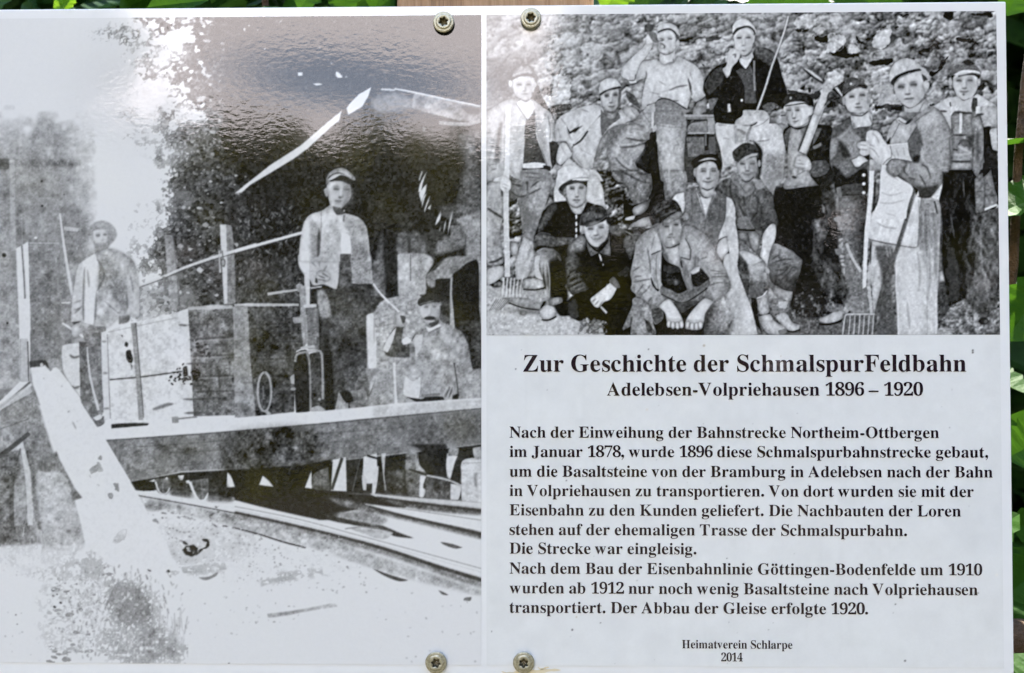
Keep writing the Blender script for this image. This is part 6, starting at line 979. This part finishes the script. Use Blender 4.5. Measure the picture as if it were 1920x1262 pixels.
text_line('credit_line', '2014', 1351.8, 1239.2, 1392.4, 1239.8, 22.6)

# ----------------------------------------------------------------- screws
M_ZINC = mat_zinc()
M_RECESS = mat_plain('dark_recess', (.16, .14, .09), .4, False); M_RECESS.node_tree.nodes['Principled BSDF'].inputs['Metallic'].default_value = .8  # star recess in a darker metal than the head
def screw(px_, py_, rad, spin):
    p = at(px_, py_, -.001); r = rad * U; n = 72
    star = lambda k: np.array([r * (k + .07 * math.cos(6 * t)) for t in np.arange(n) * 2 * math.pi / n])
    ring = lambda k: np.full(n, r * k)
    prof = [(ring(.90), 0.0), (ring(.985), .06), (ring(1.0), .14), (ring(.985), .20), (ring(.94), .235), (ring(.80), .25), (ring(.76), .245), (ring(.73), .255), (ring(.66), .33), (ring(.60), .345), (ring(.50), .335), (star(.405), .325), (star(.385), .30)]
    deep = [(star(.385), .30), (star(.36), .05), (star(.22), -.06), (ring(.03), -.10)]
    ang = np.arange(n) * 2 * math.pi / n + spin
    def lathe(pr):
        co = np.concatenate([np.stack([q * np.cos(ang), np.full(n, -h * r), q * np.sin(ang)], 1) for q, h in pr])
        i = np.arange(n); j = (i + 1) % n
        f = np.concatenate([np.stack([k * n + i, k * n + j, (k + 1) * n + j, (k + 1) * n + i], 1) for k in range(len(pr) - 1)])
        return co, f
    h = link('screw', mesh_np('screw', *lathe(prof), True), M_ZINC, board)
    h.matrix_parent_inverse = board.matrix_basis.inverted(); h.location = (p.x, -.0011, p.z)
    k = link('recess', mesh_np('recess', *lathe(deep), True), M_RECESS, h); k.matrix_parent_inverse = Matrix()
    return h
# the star sits at the middle of each flat washer head; the film is dented round it
for q in ((832, 43, 20, .3), (995.5, 35.5, 19.5, .15), (818, 1241, 20, .9), (982, 1241, 19.8, .5)): screw(*q)
# dried resin smear on the panel under the lower right screw
bm = bmesh.new()
for xa, ya, xb, w_ in ((966, 1256, 1052, 3.0), (1008, 1251, 1030, 1.6), (940, 1259, 985, 2.2)):
    ps = []
    for i in range(15):
        t = i / 14; c = at(xa + (xb - xa) * t, ya + 2.5 * math.sin(t * 5) + 3 * t, -.00012); ps.append((c, w_ * U * (math.sin(math.pi * t) ** .6 + .08) * (1 + .3 * math.sin(t * 23))))
    up = [bm.verts.new(c + Vector((0, 0, w))) for c, w in ps]; dn = [bm.verts.new(c - Vector((0, 0, w))) for c, w in ps]
    for i in range(14): bm.faces.new((dn[i], dn[i + 1], up[i + 1], up[i]))
smear = link('resin_smear', bm_mesh('resin_smear', bm), mat_plain('dried_resin', (.72, .64, .44), .35, False), board)

# ================================================================= leafy shrubs behind the board
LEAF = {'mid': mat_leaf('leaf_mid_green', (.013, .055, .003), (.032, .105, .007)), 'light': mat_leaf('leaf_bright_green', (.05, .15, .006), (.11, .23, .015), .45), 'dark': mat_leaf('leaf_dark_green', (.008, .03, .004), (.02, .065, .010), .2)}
M_STEM = mat_rough('brown_stem', [(.05, .028, .012), (.11, .065, .03)], 60)
rnd = random.Random(4)
def leaf_into(V_, F_, base, direction, normal, length, width):
    d = direction.normalized(); s = d.cross(normal).normalized(); nn = s.cross(d)
    n = 16; k = len(V_); curl = rnd.uniform(-.25, .25)
    for i in range(n + 1):
        t = i / n; w = width * .5 * (math.sin(math.pi * min(1, t ** .8)) ** .85 + .01)
        tooth = (.86 if i % 2 else 1.06)
        c = base + d * (length * t) + nn * (length * curl * t * t)
        V_ += [c - s * (w * tooth) + nn * (w * .25), c, c + s * (w * tooth) + nn * (w * .25)]
    for i in range(n):
        a = k + 3 * i
        F_ += [(a, a + 1, a + 4, a + 3), (a + 1, a + 2, a + 5, a + 4)]
def shrub(name, label, cx, cy, spread, z0, z1, count, kind, lmin, lmax, group=None, extra=(), ymin=.02):
    """upright shrub: a few stems from the ground, serrated leaves along them"""
    root = empty(name, (cx, cy, GZ)); tag(root, label, 'shrub', group)
    V_, F_ = [], []
    sb = bmesh.new(); stems = []
    for i in range(5):
        a = Vector((cx + rnd.uniform(-.05, .05), cy + rnd.uniform(0, .06), GZ - .02)); b = Vector((cx + rnd.uniform(-spread, spread), cy + rnd.uniform(-.02, .12), z1 - rnd.uniform(0, .15)))
        stems.append((a, b)); tube(sb, [a, a.lerp(b, .5) + Vector((rnd.uniform(-.03, .03), 0, 0)), b], .006, .002)
    for i in range(count):
        a, b = stems[i % 5]; t = max(0, (rnd.uniform(z0, z1) - a.z) / (b.z - a.z)); p = a.lerp(b, min(t, 1)) + Vector((rnd.uniform(-spread, spread) * .7, rnd.uniform(-.10, .12), 0))
        L_ = rnd.uniform(lmin, lmax)
        d = Vector((rnd.uniform(-1, 1), rnd.uniform(-.6, .3), rnd.uniform(-.7, .5)))
        p.y = max(p.y, ymin + L_ * (.75 if d.y < 0 else .15))
        leaf_into(V_, F_, p, d, Vector((rnd.uniform(-.4, .4), rnd.uniform(-1, -.2), rnd.uniform(.3, 1))), L_, L_ * rnd.uniform(.5, .72))
    for e in extra: leaf_into(V_, F_, *e)
    m = bpy.data.meshes.new('foliage'); m.from_pydata([tuple(v) for v in V_], [], F_); m.update()
    link('foliage', m, LEAF[kind], root); link('stem', bm_mesh('stem', sb, True), M_STEM, root); return root
def tube(bm_, pts, r0, r1, n=8):
    rings = []
    for i, p in enumerate(pts):
        d = (pts[min(i + 1, len(pts) - 1)] - pts[max(i - 1, 0)]).normalized(); u = d.orthogonal().normalized(); w = d.cross(u); r = r0 + (r1 - r0) * i / (len(pts) - 1)
        rings.append([bm_.verts.new(p + u * (r * math.cos(2 * math.pi * k / n)) + w * (r * math.sin(2 * math.pi * k / n))) for k in range(n)])
    for a, b in zip(rings, rings[1:]):
        for k in range(n): bm_.faces.new((a[k], a[(k + 1) % n], b[(k + 1) % n], b[k]))
def lf(x, y, dep, dx, dz, L_, w_, ny=-1., nz=.3):
    """one placed leaf: photo position of its base, depth, direction, size"""
    return (at(x, y, dep), Vector((dx, 0, dz)), Vector((0, ny, nz)), L_, w_)
B_ = .03
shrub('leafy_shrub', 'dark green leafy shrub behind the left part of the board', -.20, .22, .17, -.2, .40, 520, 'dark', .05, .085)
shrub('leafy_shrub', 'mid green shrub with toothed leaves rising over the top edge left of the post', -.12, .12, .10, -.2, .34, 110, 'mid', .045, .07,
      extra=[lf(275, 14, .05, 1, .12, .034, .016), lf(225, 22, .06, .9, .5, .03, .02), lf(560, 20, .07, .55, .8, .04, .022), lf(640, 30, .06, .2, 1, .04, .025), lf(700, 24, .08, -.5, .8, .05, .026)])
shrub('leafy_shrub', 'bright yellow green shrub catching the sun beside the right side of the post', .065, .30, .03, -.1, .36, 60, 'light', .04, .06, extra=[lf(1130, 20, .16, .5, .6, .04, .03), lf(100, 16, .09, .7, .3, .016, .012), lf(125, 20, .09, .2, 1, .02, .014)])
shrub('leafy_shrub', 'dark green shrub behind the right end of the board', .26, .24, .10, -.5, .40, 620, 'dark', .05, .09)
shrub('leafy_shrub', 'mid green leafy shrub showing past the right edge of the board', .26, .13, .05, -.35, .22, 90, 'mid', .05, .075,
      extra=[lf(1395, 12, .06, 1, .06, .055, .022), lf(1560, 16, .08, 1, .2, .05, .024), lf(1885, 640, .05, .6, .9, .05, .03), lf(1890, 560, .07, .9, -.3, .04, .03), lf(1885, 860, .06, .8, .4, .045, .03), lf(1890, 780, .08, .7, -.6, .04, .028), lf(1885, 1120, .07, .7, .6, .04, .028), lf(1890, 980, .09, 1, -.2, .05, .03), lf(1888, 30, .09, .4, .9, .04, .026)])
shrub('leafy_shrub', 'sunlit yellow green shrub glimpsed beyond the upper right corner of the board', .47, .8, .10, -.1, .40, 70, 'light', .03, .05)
# brown stems and a cut branch beside the right edge
root = empty('tree_branch', (.262, .06, GZ)); tag(root, 'brown upright branch with a side limb behind the right edge of the board', 'branch')
bm = bmesh.new(); tube(bm, [Vector((.250, .07, GZ - .02)), at(1850, 900, .07), at(1866, 740, .07), at(1900, 500, .07), at(1909, 300, .07), at(1922, 150, .07), at(1950, -60, .07)], .0030, .0018)
link('stem', bm_mesh('stem', bm, True), M_STEM, root)
bm = bmesh.new(); tube(bm, [at(1945, 1200, .055), at(1920, 1192, .05), at(1885, 1192, .045), at(1840, 1200, .045)], .0085, .0085, 12)
link('limb', bm_mesh('limb', bm, True), M_STEM, root)
